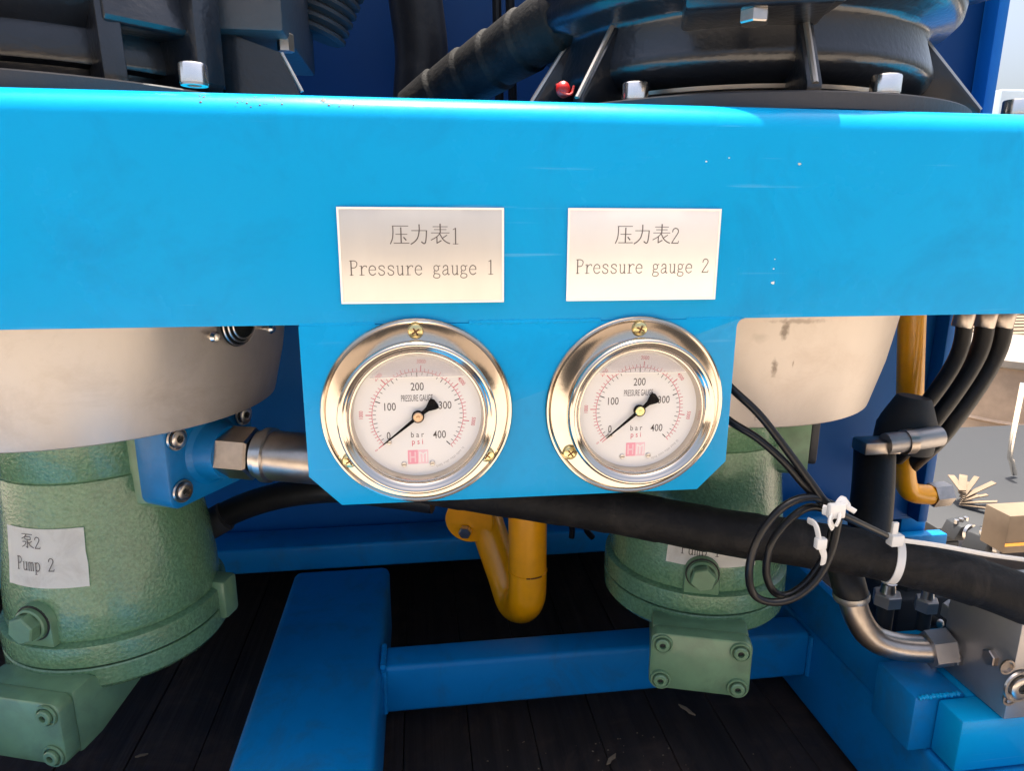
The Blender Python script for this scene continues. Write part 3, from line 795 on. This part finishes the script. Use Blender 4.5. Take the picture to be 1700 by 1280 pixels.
# lug with a bolt under the ledge
a = az(cast1, 1265, 20, .15); M = Matrix.Rotation(a, 4, 'Z')
lg = obj('lug', prism([(.09, .043), (.148, .043), (.151, .047), (.149, .068), (.09, .068)], -.034, .032, M, bev=.002), 'cast_black', cast1)
obj('lug_bolt', lathe([(0, .0375), (.0062, .0375), (.0068, .0382), (.0068, .0429)], 6, Matrix.Translation(M @ Vector((.140, -.002, 0)))), 'steel', lg)
a = az(cast1, 1370, 12, .15); M = Matrix.Rotation(a, 4, 'Z')
obj('lug_web', prism([(.10, .0455), (.143, .0455), (.145, .049), (.14, .068), (.10, .068)], -.012, .012, M, axes='xz', bev=.001), 'cast_black', cast1)
M = Matrix.Rotation(R(-24), 4, 'Z')
obj('bracket_arm', prism([(.12, .074), (.20, .090), (.20, .13), (.12, .13)], -.006, .02, M, bev=.001), 'cast_black', cast1)
obj('lower_ring', lathe([(.1045, .0150), (.1075, .0152), (.1080, .0172), (.1045, .0176)], 96), 'edge_steel', cast1)
# features of the left casting
for px, r1, z1, th in ((182, .131, .075, .010),):
    a = az(cast2, px, 90, .125)
    obj('rib', wedge(a, .118, r1, .0088, z1, th, top=.008), 'cast_black', cast2)
a = az(cast2, 328, 70, .128); M = Matrix.Rotation(a, 4, 'Z')
ur = obj('upright_rib', prism([(.10, .0088), (.133, .0088), (.137, .014), (.137, .10), (.10, .10)], -.0085, .0085, M, axes='xz', bev=.003), 'cast_black', cast2)
a = az(cast2, 245, 30, .13); M = Matrix.Rotation(a, 4, 'Z')
obj('pad', prism([(.10, .034), (.1285, .034), (.1305, .037), (.121, .075), (.10, .075)], -.019, .019, M, bev=.0015), 'cast_black', cast2)
a = az(cast2, 60, 0, .13); M = Matrix.Rotation(a, 4, 'Z')
obj('pad', prism([(.10, .054), (.1315, .054), (.1335, .057), (.122, .10), (.10, .10)], -.046, .040, M, bev=.0015), 'cast_black', cast2)
lo = P(352, 44, .10); hi = P(478, 44, .10)
b = box((lo.x, .085, .0930), (hi.x, .20, .17), .002)
bmesh.ops.translate(b, verts=b.verts, vec=-cast2.location); sb = obj('side_box', b, 'cast_matt', cast2)
q = P(474, 72, .105)
obj('box_bolt', hexprism(.0045, -.004, .005, Matrix.Translation(q - cast2.location)), 'steel', sb)
p0 = P(476, 98, .11); p1 = P(500, 150, .09)
b = NB(); pts = [(p0.x - .03, p0.z + .01), (p0.x, p0.z), (p1.x, .0605), (p0.x - .03, .0605)]
add_prism(b, pts, .095, .101); bmesh.ops.translate(b, verts=b.verts, vec=-cast2.location); gs = obj('side_gusset', b, 'cast_black', cast2)
b = tube([p0 + Vector((0, -.015, 0)), p1 + Vector((0, .003, .0))], .0010, n=8, k=2); bmesh.ops.translate(b, verts=b.verts, vec=-cast2.location)
obj('ground_edge', b, 'edge_steel', gs)
# finned fitting beside the left casting
ft = thing('threaded_fitting', 'ribbed dark round fitting beside the top left casting', 'fitting', tuple(P(525, 60, .2)))
bm = NB(); pf_ = [(0, 0)]
for k in range(9): pf_ += [(.016 + .0006 * k, k * .006 + .0001), (.019 + .0006 * k, k * .006 + .002), (.019 + .0006 * k, k * .006 + .004), (.016 + .0006 * k, k * .006 + .0055)]
pf_ += [(0, .055)]
obj('thread', lathe(pf_, 40, Matrix.Rotation(.35, 4, 'Y')), 'dark_machine', ft)
obj('collar', lathe([(0, .055), (.03, .055), (.03, .09), (0, .09)], 6, Matrix.Rotation(.35, 4, 'Y')), 'dark_machine', ft)

# cap screws on the foot flanges
for px, pyb, y, gl, r_ in ((323, 141, .026, 'cap screw on the beam edge beside the upright rib of the left casting', .0058),
                       (1054, 168, .060, 'cap screw left of the middle rib of the right casting', .0068),
                       (1467, 166, .022, 'cap screw right of the middle rib of the right casting', .0070),
                       (1684, 190, .075, 'cap screw at the right edge of the picture below the thin bright rib', .0068)):
    p = P(px, pyb, y); p.z = .0600 if px > 400 else .0560
    t = thing('cap_screw', 'bright steel ' + gl, 'screw', tuple(p), 0, 'cap screws holding the castings'); t.scale = (1, 1, .72)
    def kn(a, h): return 1 + (.012 if (int(a / (2 * PI) * 48) % 2) else -.012)
    hd = obj('head', lathe([(0, .0012), (r_, .0012), (r_, .0115), (r_ * .93, .0125), (r_ * .5, .0125), (r_ * .5, .008), (0, .008)], 48, rfun=kn), 'steel_bright', t, ang=60)
    obj('washer', lathe([(.003, 0), (r_ * .97, 0), (r_ * .97, .0011), (.003, .0011)], 32), 'steel', t)

# ------------------------------------------------------------------ hoses
def wrapf(pitch, amp):
    return lambda s: 1 + amp * ((s / pitch) % 1)
hp = [P(560, 770, .14), P(740, 806, .11), P(1000, 846, .085), P(1200, 883, .062), P(1350, 905, .045), P(1480, 928, .032), P(1600, 960, .016), P(1700, 995, .004), P(1850, 1060, -.012)]
h = thing('wrapped_hose', 'thick black cloth wrapped hose running under the gauge plate to the right edge', 'hose', tuple(hp[3]))
b = tube(hp, .0140, n=36, k=26, rfun=wrapf(.031, .040))
bmesh.ops.translate(b, verts=b.verts, vec=-h.location); obj('wrapping', b, 'hose_wrap', h, ang=60)
# white ties
def ring_tie(center, direction, r, w=.0022, th=.0009):
    M = axis_to(direction, center)
    return lathe([(r, -w), (r + th, -w), (r + th, w), (r, w), (r, -w)], 40, M)
pth = smooth_path(hp, 26)
def near(px):
    best = min(pth, key=lambda q: abs((P(px, 925, q.y) - q).x)); i = pth.index(best); return best, (pth[i + 1] - pth[i - 1]).normalized()
c_, d_ = near(1478)
t = thing('cable_tie', 'white cable tie round the thick hose with a long loose tail', 'cable tie', tuple(c_), 0, 'white cable ties')
b = ring_tie((0, 0, 0), d_, .0142); obj('band', b, 'tie_white', t)
hdp = P(1486, 896, c_.y - .013) - c_
obj('head', box(hdp - Vector((.004, .003, .0035)), hdp + Vector((.004, .003, .0035)), .001), 'tie_white', t)
obj('tail', tube([hdp, P(1560, 906, c_.y - .02) - c_, P(1640, 921, c_.y - .02) - c_, P(1720, 932, c_.y - .02) - c_], .0009, n=8, k=6, sx=1.6, sy=.6), 'tie_white', t)
obj('end_stub', box(hdp + Vector((-.003, -.001, .002)), hdp + Vector((0.0005, .001, .011)), .0004), 'tie_white', t)

# thin cables and the coil
def cab(pts, name, label, r=.0021, group='thin black cables', par=None):
    P3 = [P(*q) for q in pts]
    return tag(obj(name, tube(P3, r, n=12, k=10), 'cable_black'), label, 'cable', group)
cab([(1180, 610, .03), (1218, 648, .018), (1262, 690, .010), (1312, 755, .004), (1345, 800, .000), (1378, 842, -.004), (1420, 866, -.002), (1470, 890, .005)],
    'thin_cable', 'upper thin black cable leaving the gauge plate edge and passing over the hose')
cab([(1180, 675, .03), (1216, 702, .020), (1258, 728, .012), (1300, 765, .006), (1335, 805, .002), (1366, 836, -.002), (1388, 850, -.004)],
    'thin_cable', 'lower thin black cable leaving the gauge plate edge towards the white tie')
cab([(1392, 842, -.001), (1345, 826, -.003), (1300, 842, -.005), (1262, 888, -.004), (1244, 942, -.003), (1250, 985, -.002), (1280, 1000, -.004), (1320, 992, -.006), (1356, 962, -.007), (1380, 915, -.006), (1392, 862, -.004)],
    'cable_loop', 'outer loop of the coiled thin black cable hanging before the thick hose', group='coiled cable')
cab([(1388, 852, .003), (1345, 842, .002), (1308, 866, .001), (1280, 905, .001), (1272, 950, .002), (1284, 982, .002), (1308, 988, .001), (1340, 966, .000), (1368, 925, -.000), (1382, 880, .001), (1388, 858, .003)],
    'cable_loop', 'inner loop of the coiled thin black cable beside the white ties', group='coiled cable')
cab([(1190, 755, .16), (1300, 720, .20), (1400, 640, .24)], 'thin_cable', 'dark cable behind the right pump', .002)
c_ = P(1386, 848, -.008)
t = thing('cable_tie', 'white cable tie bunching the thin cables above the thick hose', 'cable tie', tuple(c_), 0, 'white cable ties')
q = lambda px, py, y: P(px, py, y) - c_
def ribbon(pts, w, n=8): return tube(pts, w, n=n, k=6, sx=1.0, sy=.45)
obj('band', ribbon([q(1366, 846, -.009), q(1385, 850, -.013), q(1400, 832, -.012), q(1408, 838, -.009)], .0028), 'tie_white', t)
obj('head', box(q(1388, 848, -.014) - Vector((.0045, .002, .004)), q(1388, 848, -.014) + Vector((.0045, .002, .004)), .0012), 'tie_white', t)
obj('tail', ribbon([q(1384, 850, -.014), q(1378, 865, -.016), q(1382, 876, -.015)], .0022), 'tie_white', t)
obj('tail', ribbon([q(1394, 850, -.014), q(1393, 862, -.017), q(1388, 873, -.017)], .0020), 'tie_white', t)
obj('tail', ribbon([q(1398, 838, -.012), q(1412, 845, -.014), q(1420, 850, -.015)], .0014), 'tie_white', t)
c_ = P(1360, 905, -.008)
t = thing('cable_tie', 'white cable tie strip hanging down inside the cable coil', 'cable tie', tuple(c_), 0, 'white cable ties')
obj('strip', ribbon([q(1342, 864, -.004), q(1354, 872, -.010), q(1360, 896, -.012)], .0018), 'tie_white', t)
obj('head', box(q(1362, 902, -.012) - Vector((.0028, .002, .003)), q(1362, 902, -.012) + Vector((.0028, .002, .003)), .0008), 'tie_white', t)
obj('strip', ribbon([q(1362, 905, -.012), q(1368, 922, -.011), q(1366, 936, -.009)], .0020), 'tie_white', t)

# hose from the left pump's inlet: hex nut and steel ferrule
ax = Matrix.Rotation(R(-29), 3, 'Z') @ Vector((1, 0, 0))
base = Vector((-.210, .1455, -.1375)) + Matrix.Rotation(R(-18), 3, 'Z') @ Vector((.0040, .0058, 0)) + ax * .1005
f = thing('hose_fitting', 'brushed steel hose fitting with hex nut running behind the gauge plate', 'fitting', tuple(base))
dr = (ax + Vector((0, .22, -.02))).normalized()
MA = axis_to(dr, (0, 0, 0), .3)
obj('nut', hexprism(.0160, -.002, .018, MA, .0015), 'steel_tube', f)
obj('collar', lathe([(.0145, .020), (.0145, .0235), (.0165, .024), (.0165, .028), (.0145, .029)], 36, MA), 'steel', f)
obj('ferrule', lathe([(.0146, .028), (.0150, .030), (.0150, .060), (.0146, .062), (.0150, .064), (.0150, .12), (0, .12)], 36, MA), 'steel_tube', f)
tag(obj('black_hose', tube([P(335, 875, .2), P(400, 843, .20), P(470, 822, .19), P(560, 812, .17), P(640, 820, .16), P(720, 830, .15)], .010, n=20, k=8), 'hose_black'),
    'smooth black hose curving behind the left pump under the gauge plate', 'hose')
f = thing('crimped_fitting', 'small dark crimped fitting at the end of the smooth black hose', 'fitting', tuple(P(345, 868, .2)))
obj('ferrule', tube([(-.012, -.003, -.008), (.014, -.003, .006)], .0115, n=16, k=4), 'dark_machine', f)
obj('nut', hexprism(.013, 0, .010, axis_to((-.8, 0, -.5), (-.012, -.003, -.008))), 'steel_tube', f)
# hoses above the beam
p_ = [P(690, 190, .22), P(760, 140, .20), P(840, 88, .17), P(920, 38, .14), P(1020, -15, .12), P(1120, -60, .12)]
tag(obj('spiral_hose', tube(p_, .0185, n=30, k=22, rfun=wrapf(.026, .09)), 'hose_wrap', ang=60), 'black spiral wrapped hose rising to the right above the beam', 'hose')
tag(obj('upright_hose', tube([P(695, 180, .30), P(700, 90, .30), P(690, 0, .30), P(680, -90, .3)], .0215, n=26, k=8), 'hose_black'), 'black upright hose before the dark blue panel above the beam', 'hose')
for px in (830, 852): 
    tag(obj('upright_cable', tube([P(px, 190, .26), P(px - 4, 60, .26), P(px - 6, -40, .26)], .0035, n=10, k=4), 'cable_black'), 'thin black cable hanging behind the spiral hose, ' + ('left' if px == 830 else 'right') + ' one of the pair', 'cable', 'cables behind the spiral hose')
t = thing('red_cap', 'small glossy red plug between the ribs just above the beam', 'plug', tuple(P(936, 152, .085))); t.scale = (.78, .78, .78)
obj('cap', lathe([(0, -.001), (.0045, 0), (.0052, .003), (.0048, .007), (.0025, .009), (0, .0095)], 20, axis_to((-.3, -.9, .2))), 'red_cap', t)
obj('loop', tube([(-.006, -.004, .004), (-.003, -.008, -.002), (.003, -.009, -.003), (.006, -.005, .003)], .0009, n=8, k=5), 'red_cap', t)

# ------------------------------------------------------------------ yellow pipe
yp = thing('yellow_pipe', 'orange yellow pipe bent back under the hose in the middle', 'pipe', tuple(P(876, 1010, .2)))
Y0 = yp.location
def yl(v): return Vector(v) - Y0
a = P(876, 800, .2)
obj('pipe', tube([yl(a), yl(P(876, 880, .2)), yl(P(876, 940, .2))], .0158, n=36, k=10), 'yellow_paint', yp)
obj('elbow', tube([yl(P(876, 938, .2)), yl(P(876, 968, .2)), yl(P(874, 992, .203)), yl(P(866, 1004, .218)), yl(P(852, 996, .236)), yl(P(838, 955, .252)), yl(P(815, 890, .268)), yl(P(802, 850, .272))], .0158, n=36, k=10), 'yellow_paint', yp)
b = lathe([(.0158, -.0008), (.0163, -.0004), (.0164, .0006), (.0158, .001)], 48, axis_to((0, 0, 1), yl(P(876, 946, .2)))); obj('weld_seam', b, 'yellow_paint', yp)
bm = NB()
for k in range(7):
    a = R(-100 + k * 6.5 + random.uniform(-2, 2)); c_ = yl(P(876, 946, .2))
    add_box(bm, (-.0012, -.0004, -.0006), (.0012, .0001, .0005), .0001, Matrix.Translation(c_ + Vector((.0164 * math.cos(a), .0164 * math.sin(a), .0006))) @ Matrix.Rotation(a + PI / 2, 4, 'Z'))
obj('rust_specks', bm, 'rust', yp)
p = yl(P(780, 862, .262)); obj('pipe_flange', lathe([(0, -.004), (.021, -.004), (.022, -.003), (.022, .003), (.021, .004), (0, .004)], 40, axis_to((-.25, -1, -.1), p)), 'yellow_paint', yp)
p = yl(P(773, 881, .258)); obj('flange_bolt', hexprism(.0058, 0, .006, axis_to((-.25, -1, -.1), p)), 'steel', yp)

# dark wires tips below the hose
for px, an in ((948, 1), (972, 2)):
    tag(obj('wire_end', tube([P(px, 860, .25), P(px + 2, 880, .25), P(px + (1 if an == 1 else 12), 893, .25)], .0028, n=8, k=4), 'cable_black'),
        'short black wire end below the thick hose, ' + ('the left straight one' if an == 1 else 'the right slanting one'), 'wire', 'wire ends below the hose')

# ------------------------------------------------------------------ fittings at the right
sp_ = thing('steel_pipe', 'bent bare steel pipe curving down to fittings at the lower right', 'pipe', tuple(P(1480, 1075, .05)))
S0 = sp_.location
L_ = lambda px, py, y: P(px, py, y) - S0
obj('pipe', tube([L_(1412, 975, .065), L_(1422, 1020, .06), L_(1448, 1058, .055), L_(1492, 1074, .05), L_(1548, 1078, .045)], .0088, n=24, k=10), 'steel_tube', sp_)
obj('sleeve', tube([L_(1385, 880, .08), L_(1398, 930, .075), L_(1410, 975, .066), L_(1414, 992, .065)], .0108, n=22, k=6), 'hose_black', sp_)
obj('collar', lathe([(.0112, -.0022), (.0116, 0), (.0112, .0022), (.0, .0023)], 30, axis_to((-.18, 0, 1), L_(1413, 988, .065))), 'edge_steel', sp_)
dx = (P(1640, 1068, .04) - P(1545, 1080, .045)).normalized()
obj('nut', hexprism(.0125, 0, .015, axis_to(dx, L_(1540, 1079, .045), .2), .001), 'block_steel', sp_)
obj('thread', lathe([(.008, .015), (.008, .019), (.0115, .019), (.0115, .023), (.006, .024), (.006, .034), (.0065, .034), (.0065, .036)], 24, axis_to(dx, L_(1540, 1079, .045))), 'block_steel', sp_)
obj('end_nut', hexprism(.0075, .034, .046, axis_to(dx, L_(1540, 1079, .045), .5), .0008), 'steel', sp_)

vb = thing('valve_block', 'grey steel valve block with socket screw at the right edge', 'valve block', (.36, .04, -.2906))
V0 = vb.location
bm = box(Vector((.340, -.003, -.2906)) - V0, Vector((.46, .050, -.2235)) - V0, .0008); obj('body', bm, 'block_steel', vb)
q = P(1690, 1138, -.003) - V0
socket_bolt('screw', .0072, Matrix.Translation(q) @ Matrix.Rotation(PI / 2, 4, 'X'), 'steel', vb, raised=.003)
for px, py in ((1672, 1108), (1676, 1160)):
    q = P(px, py, -.003) - V0
    obj('port_plug', lathe([(0, -.001), (.0036, -.001), (.0036, .0006), (.0048, .0006), (.0048, -.0005)], 24, Matrix.Translation(q) @ Matrix.Rotation(PI / 2, 4, 'X')), 'steel_tube', vb)
for dy_, dz_ in ((.012, -.035), (.036, -.052)):
    q = Vector((.3400, dy_, -.2235 + dz_)) - V0
    obj('port_plug', hexprism(.0052, 0, .0035, Matrix.Translation(q) @ Matrix.Rotation(-PI / 2, 4, 'Y')), 'steel_tube', vb)
vd = thing('dark_valve', 'dark grimy valve body behind the bent steel pipe', 'valve', tuple(P(1510, 1060, .13)))
V1 = vd.location
obj('body', box((-.022, -.01, -.01), (.06, .05, .042), .004), 'dark_machine', vd)
obj('cap', lathe([(0, 0), (.011, 0), (.011, .012), (.009, .015), (0, .015)], 6, Matrix.Translation((-.003, .01, .042))), 'dark_machine', vd)
obj('cap', lathe([(0, 0), (.009, 0), (.009, .018), (.007, .02), (0, .02)], 20, Matrix.Translation((.022, .01, .042))), 'dark_machine', vd)
obj('grease_nipple', lathe([(0, 0), (.004, 0), (.003, .006), (.0035, .009), (0, .011)], 12, axis_to((0, -1, .3), (.02, -.01, .02))), 'steel', vd)
obj('grease_nipple', lathe([(0, 0), (.004, 0), (.003, .006), (.0035, .009), (0, .011)], 12, axis_to((0, -1, .3), (.008, -.01, .022))), 'steel', vd)

# blue brackets carrying it
br = thing('support_bracket', 'bright blue welded bracket carrying the valve block at the lower right', 'bracket', (.34, .04, -.402))
B0 = br.location
def bb(name, lo, hi, bev=.002): return obj(name, box(Vector(lo) - B0, Vector(hi) - B0, bev), 'frame_paint' if name in ('upright_box', 'side_plate') else 'blue_paint', br)
bb('shelf', (.3150, -.001, -.3280), (.50, .0195, -.2912), .002)
bb('shelf_back', (.3350, .0197, -.3280), (.50, .0900, -.2912), .002)
bb('shelf_leg', (.3750, .0020, -.4005), (.50, .0890, -.3285), .002)
bb('upright_box', (.3000, .0200, -.3295), (.3346, .0570, -.2895), .002)
bb('side_plate', (.3140, .0580, -.3295), (.3190, .2500, -.2870), .001)
p0 = Vector((.302, .0198, -.2897)); p1 = Vector((.3300, .0198, -.2893))
b = tube([p0.lerp(p1, i / 14) + Vector((0, 0, random.uniform(-.0006, .0006))) for i in range(15)], .0014, n=8, k=3, rfun=lambda s: 1 + .3 * math.sin(s * 2600))
bmesh.ops.translate(b, verts=b.verts, vec=-B0); obj('weld_bead', b, 'tie_white' if False else 'blue_paint', br)

# things seen through the gap at the right
tf = thing('tee_fitting', 'dull steel tee fitting with black coupling behind the right bell housing', 'fitting', tuple(P(1490, 725, .22)))
T0 = tf.location
K = lambda px, py, y: P(px, py, y) - T0
cq = K(1497, 745, .235)
obj('coupling', lathe([(0, 0), (.0245, 0), (.0255, .002), (.0255, .022), (.0245, .024), (.0235, .028), (.0150, .048), (.0135, .050), (0, .050)], 40, Matrix.Translation(cq) @ Matrix.Rotation(.10, 4, 'Y')), 'dark_machine', tf)
obj('arm', tube([K(1470, 737, .20), K(1515, 731, .20), K(1558, 724, .203)], .0092, n=20, k=6), 'block_steel', tf)
obj('arm_collar', lathe([(0, 0), (.0108, 0), (.0108, .008), (0, .008)], 24, axis_to((1, .02, .03), K(1500, 734, .20))), 'steel_tube', tf)
obj('nut', box(K(1436, 757, .195), K(1474, 722, .215), .0015), 'steel_tube', tf)
tag(obj('upright_hose', tube([P(1452, 745, .22), P(1450, 800, .2), P(1445, 860, .18), P(1440, 930, .16)], .0170, n=24, k=6), 'hose_black'),
    'black upright hose under the tee fitting at the right', 'hose')
y2 = thing('yellow_pipe', 'straight yellow pipe standing behind the right bell housing', 'pipe', tuple(P(1520, 660, .3)))
Q0 = y2.location
obj('pipe', tube([P(1517, 440, .3) - Q0, P(1513, 560, .3) - Q0, P(1510, 680, .3) - Q0], .0125, n=24, k=4), 'yellow_paint', y2)
y3 = thing('yellow_elbow', 'yellow pipe elbow low behind the hoses at the right', 'pipe', tuple(P(1510, 820, .3)))
Q1 = y3.location
obj('elbow', tube([P(1503, 745, .3) - Q1, P(1502, 790, .3) - Q1, P(1512, 816, .3) - Q1, P(1545, 822, .3) - Q1], .0105, n=20, k=8), 'yellow_paint', y3)
obj('end_nut', hexprism(.013, 0, .02, axis_to((1, 0, .05), P(1545, 822, .3) - Q1)), 'steel_tube', y3)
for k, (a0, a1, a2, lab) in enumerate((((1605, 500), (1590, 590), (1530, 680), 'leftmost of the three slanting black hoses right of the yellow pipe'),
                                  ((1640, 500), (1622, 590), (1548, 700), 'middle one of the three slanting black hoses right of the yellow pipe'),
                                  ((1668, 500), (1650, 590), (1570, 712), 'rightmost and thickest of the three slanting black hoses'))):
    yy = .24 + .01 * k
    t = thing('slanting_hose', lab, 'hose', tuple(P(*a1, yy)), 0, 'slanting hoses at the right')
    o0 = t.location
    obj('hose', tube([P(*a0, yy) - o0, P(*a1, yy) - o0, P(*a2, yy) - o0, P(a2[0] - 60, a2[1] + 60, yy + .04) - o0], .0068 + .0012 * k, n=16, k=8), 'hose_black', t)
    qq = P(a0[0] - 6, 532, yy) - o0
    obj('ferrule', lathe([(.0078 + .0012 * k, -.006), (.0084 + .0012 * k, -.005), (.0084 + .0012 * k, .012), (.0078 + .0012 * k, .013)], 20, axis_to((.12, 0, 1), qq)), 'steel_tube', t)
fp = thing('frame_post', 'blue upright frame post at the right behind the hoses', 'post', (bx1 + .012, .40, -.415))
obj('tube', box((-.012, -.02, 0), (.022, .02, .46), .003), 'frame_paint', fp)
obj('foot_plate', box((-.03, -.035, -.001), (.04, -.0205, .05), .002), 'frame_paint', fp)

# yard things beyond the machine, in the sun
gz = -1.5
dm = thing('steel_drum', 'tan steel drum with a pale lid standing in the sunlit yard', 'drum', (P(1700, 610, 2.6).x, 2.6, gz))
obj('drum_body', lathe([(0, 0), (.42, 0), (.43, .02), (.43, .30), (.445, .31), (.43, .32), (.43, .60), (.445, .61), (.43, .62), (.43, .86), (0, .86)], 48), 'drum_tan', dm)
obj('lid', lathe([(0, .862), (.45, .862), (.46, .87), (.46, .90), (.42, .905), (0, .905)], 48), 'drum_lid', dm)
tk = thing('cargo_truck', 'pale box truck standing far across the yard', 'truck', (P(1655, 90, 9).x + 1.2, 9.0, gz))
obj('cargo_box', box((-2, -1.1, 1.0), (3.5, 1.1, 3.1), .03), 'pale_box', tk)
obj('cab', box((-3.6, -1.0, .7), (-2.1, 1.0, 2.6), .12), 'pale_box', tk)
obj('chassis', box((-3.5, -.9, .45), (3.5, .9, .98), .02), 'dark_machine', tk)
for xx in (-2.9, 1.9):
    for yy in (-1, 1):
        obj('wheel', lathe([(0, -.13), (.40, -.13), (.45, -.08), (.45, .08), (.40, .13), (0, .13)], 28, Matrix.Translation((xx, yy * .95, .45)) @ Matrix.Rotation(PI / 2, 4, 'X')), 'dark_machine', tk)
for k in range(5):
    o = thing('pallet_stack', ['lowest', 'second lowest', 'middle', 'second highest', 'topmost'][k] + ' wooden pallet of the stack beyond the drum', 'pallet', (P(1650, 560, 4.4).x, 4.4, gz + k * .15), .1 * ((k * 7) % 3 - 1), 'pallets stacked in the yard')
    for i in range(7): obj('board', box((-.6, -.5 + i * .15, .11), (.6, -.5 + i * .15 + .1, .132)), 'cardboard', o)
    for i in range(3): obj('runner', box((-.6, -.5 + i * .45, .0), (.6, -.42 + i * .45, .109)), 'cardboard', o)

# work bench with clutter beyond the frame post
yb = 1.15
bl = P(1560, 860, yb); bz_ = P(1650, 872, yb).z
bench = thing('work_bench', 'dark steel work bench with clutter standing beyond the blue post at the right', 'bench', (bl.x + .6, yb + .3, gz))
BH = bz_ - gz
obj('top', box((-.6, -.3, BH - .04), (.9, .5, BH), .004), 'dark_machine', bench)
for sx in (-.56, .84):
    for sy in (-.27, .45):
        obj('leg', box((sx - .03, sy - .03, 0), (sx + .03, sy + .03, BH - .041), .004), 'dark_machine', bench)
obj('shelf', box((-.6, -.3, BH * .55), (.9, .5, BH * .55 + .03), .003), 'block_steel', bench)
def onb(px, dy=.1): return Vector((P(px, 800, yb + dy).x, yb + dy, bz_ + .0015))
t = thing('strip_bundle', 'fan of pale cut packing strips lying on the dark bench', 'strips', tuple(onb(1600, .12)))
for k in range(9):
    a = R(-60 + k * 17 + random.uniform(-14, 14))
    obj('strip', box((0, -.010, 0), (random.uniform(.04, .11), random.uniform(.002, .012), .003), .0008, Matrix.Translation((0, 0, .004 + .005 * k)) @ Matrix.Rotation(a, 4, 'Z') @ Matrix.Rotation(R(random.uniform(-30, -4)), 4, 'Y')), 'cardboard', t)
t = thing('bent_tube', 'thin pale tube with an angled foot standing on the bench by the drum', 'tube', tuple(onb(1668, .3)))
obj('tube', tube([(.03, 0, .008), (.012, 0, .05), (0, 0, .09), (.0, 0, .30)], .008, n=12, k=5), 'steel_bright', t)
for k, (px, dy, sc_, lab) in enumerate(((1610, -.05, 1.0, 'leftmost grimy machine part with bolts on the bench front'), (1652, -.12, 1.2, 'middle grimy machine part with bolts on the bench front'), (1690, -.06, 1.1, 'rightmost grimy machine part with bolts on the bench front'))):
    t = thing('machine_part', lab, 'machine part', tuple(onb(px, dy)), .4 * k, 'machine parts on the bench')
    obj('body', prism([(-.035 * sc_, 0), (.035 * sc_, 0), (.03 * sc_, .025), (.012 * sc_, .04 * sc_), (-.02 * sc_, .035 * sc_)], -.02, .03, bev=.003), 'dark_machine', t)
    for j in range(3): obj('bolt', hexprism(.006, 0, .010, Matrix.Translation((-.018 + .018 * j, .0 + .006 * j, .036 * sc_))), 'steel', t)
    obj('flange', lathe([(.01, -.004), (.022, -.004), (.022, .004), (.01, .004)], 24, axis_to((.2, -1, .1), (.0, -.028, .022))), 'steel', t)
q0 = P(1668, 985, .5)
t = thing('carton', 'pale cardboard carton with a yellow tape edge beside the thick hose end', 'carton', (q0.x + .06, .56, -.4155 + .0))
ctop = P(1668, 920, .5).z
hgt = ctop + .4155
obj('box', box((-.075, -.06, 0), (.11, -.015, hgt), .002), 'cardboard', t)
obj('tape', box((-.0755, -.0608, hgt * .72), (.1105, -.0601, hgt * .80)), 'yellow_paint', t)

sh = thing('storage_shed', 'brown corrugated shed standing across the yard behind the drum', 'shed', (P(1560, 700, 4.9).x, 5.4, gz))
top_z = P(1700, 540, 5.4).z - gz
for k in range(22):
    obj('wall_panel', box((.02 + k * .26, -.02 - .015 * (k % 2), .0), (.272 + k * .26, .03 - .015 * (k % 2), top_z - .1), .004), 'shed_brown', sh)
obj('roof', prism([(-.25, top_z - .1), (2.5, top_z + .15), (2.5, top_z + .22), (-.25, top_z - .03)], -.05, 5.8, axes='yz'), 'drum_lid', sh)
obj('side_wall', box((.0, .05, 0), (.018, 2.4, top_z - .12)), 'shed_brown', sh)
for k in range(3):
    tag(obj('pipe_stack', tube([(sh.location.x + .4, 5.05 + .0 * k, gz + .5 + .22 * k), (sh.location.x + 4.5, 5.05, gz + .5 + .22 * k)], .07, n=16, k=2), 'drum_lid'),
        ['lowest', 'middle', 'topmost'][k] + ' of three pale pipes racked against the brown shed', 'pipe', 'pipes racked against the shed')

# small grimy fittings round the dark valve
for k, (px, py, y, sc_, lab) in enumerate(((1470, 1010, .10, 1.0, 'small dark hex fitting just right of the bent steel pipe'),
                                        (1585, 1035, .055, .9, 'small steel union between the thick hose and the pipe end nut'),
                                        (1535, 1020, .09, .8, 'stubby dark fitting with bright nut behind the bent steel pipe'))):
    p = P(px, py, y)
    t = thing('small_fitting', lab, 'fitting', tuple(p), .5 * k, 'small fittings round the dark valve')
    obj('stem', lathe([(0, -.022), (.006 * sc_, -.022), (.006 * sc_, .004), (0, .004)], 16), 'dark_machine', t)
    obj('nut', hexprism(.010 * sc_, .004, .013, Matrix.Identity(4), .0008), 'block_steel', t)
    obj('nozzle', lathe([(0, .013), (.0055 * sc_, .013), (.0045 * sc_, .020), (.0058 * sc_, .0215), (.003 * sc_, .025), (0, .025)], 16), 'steel', t)
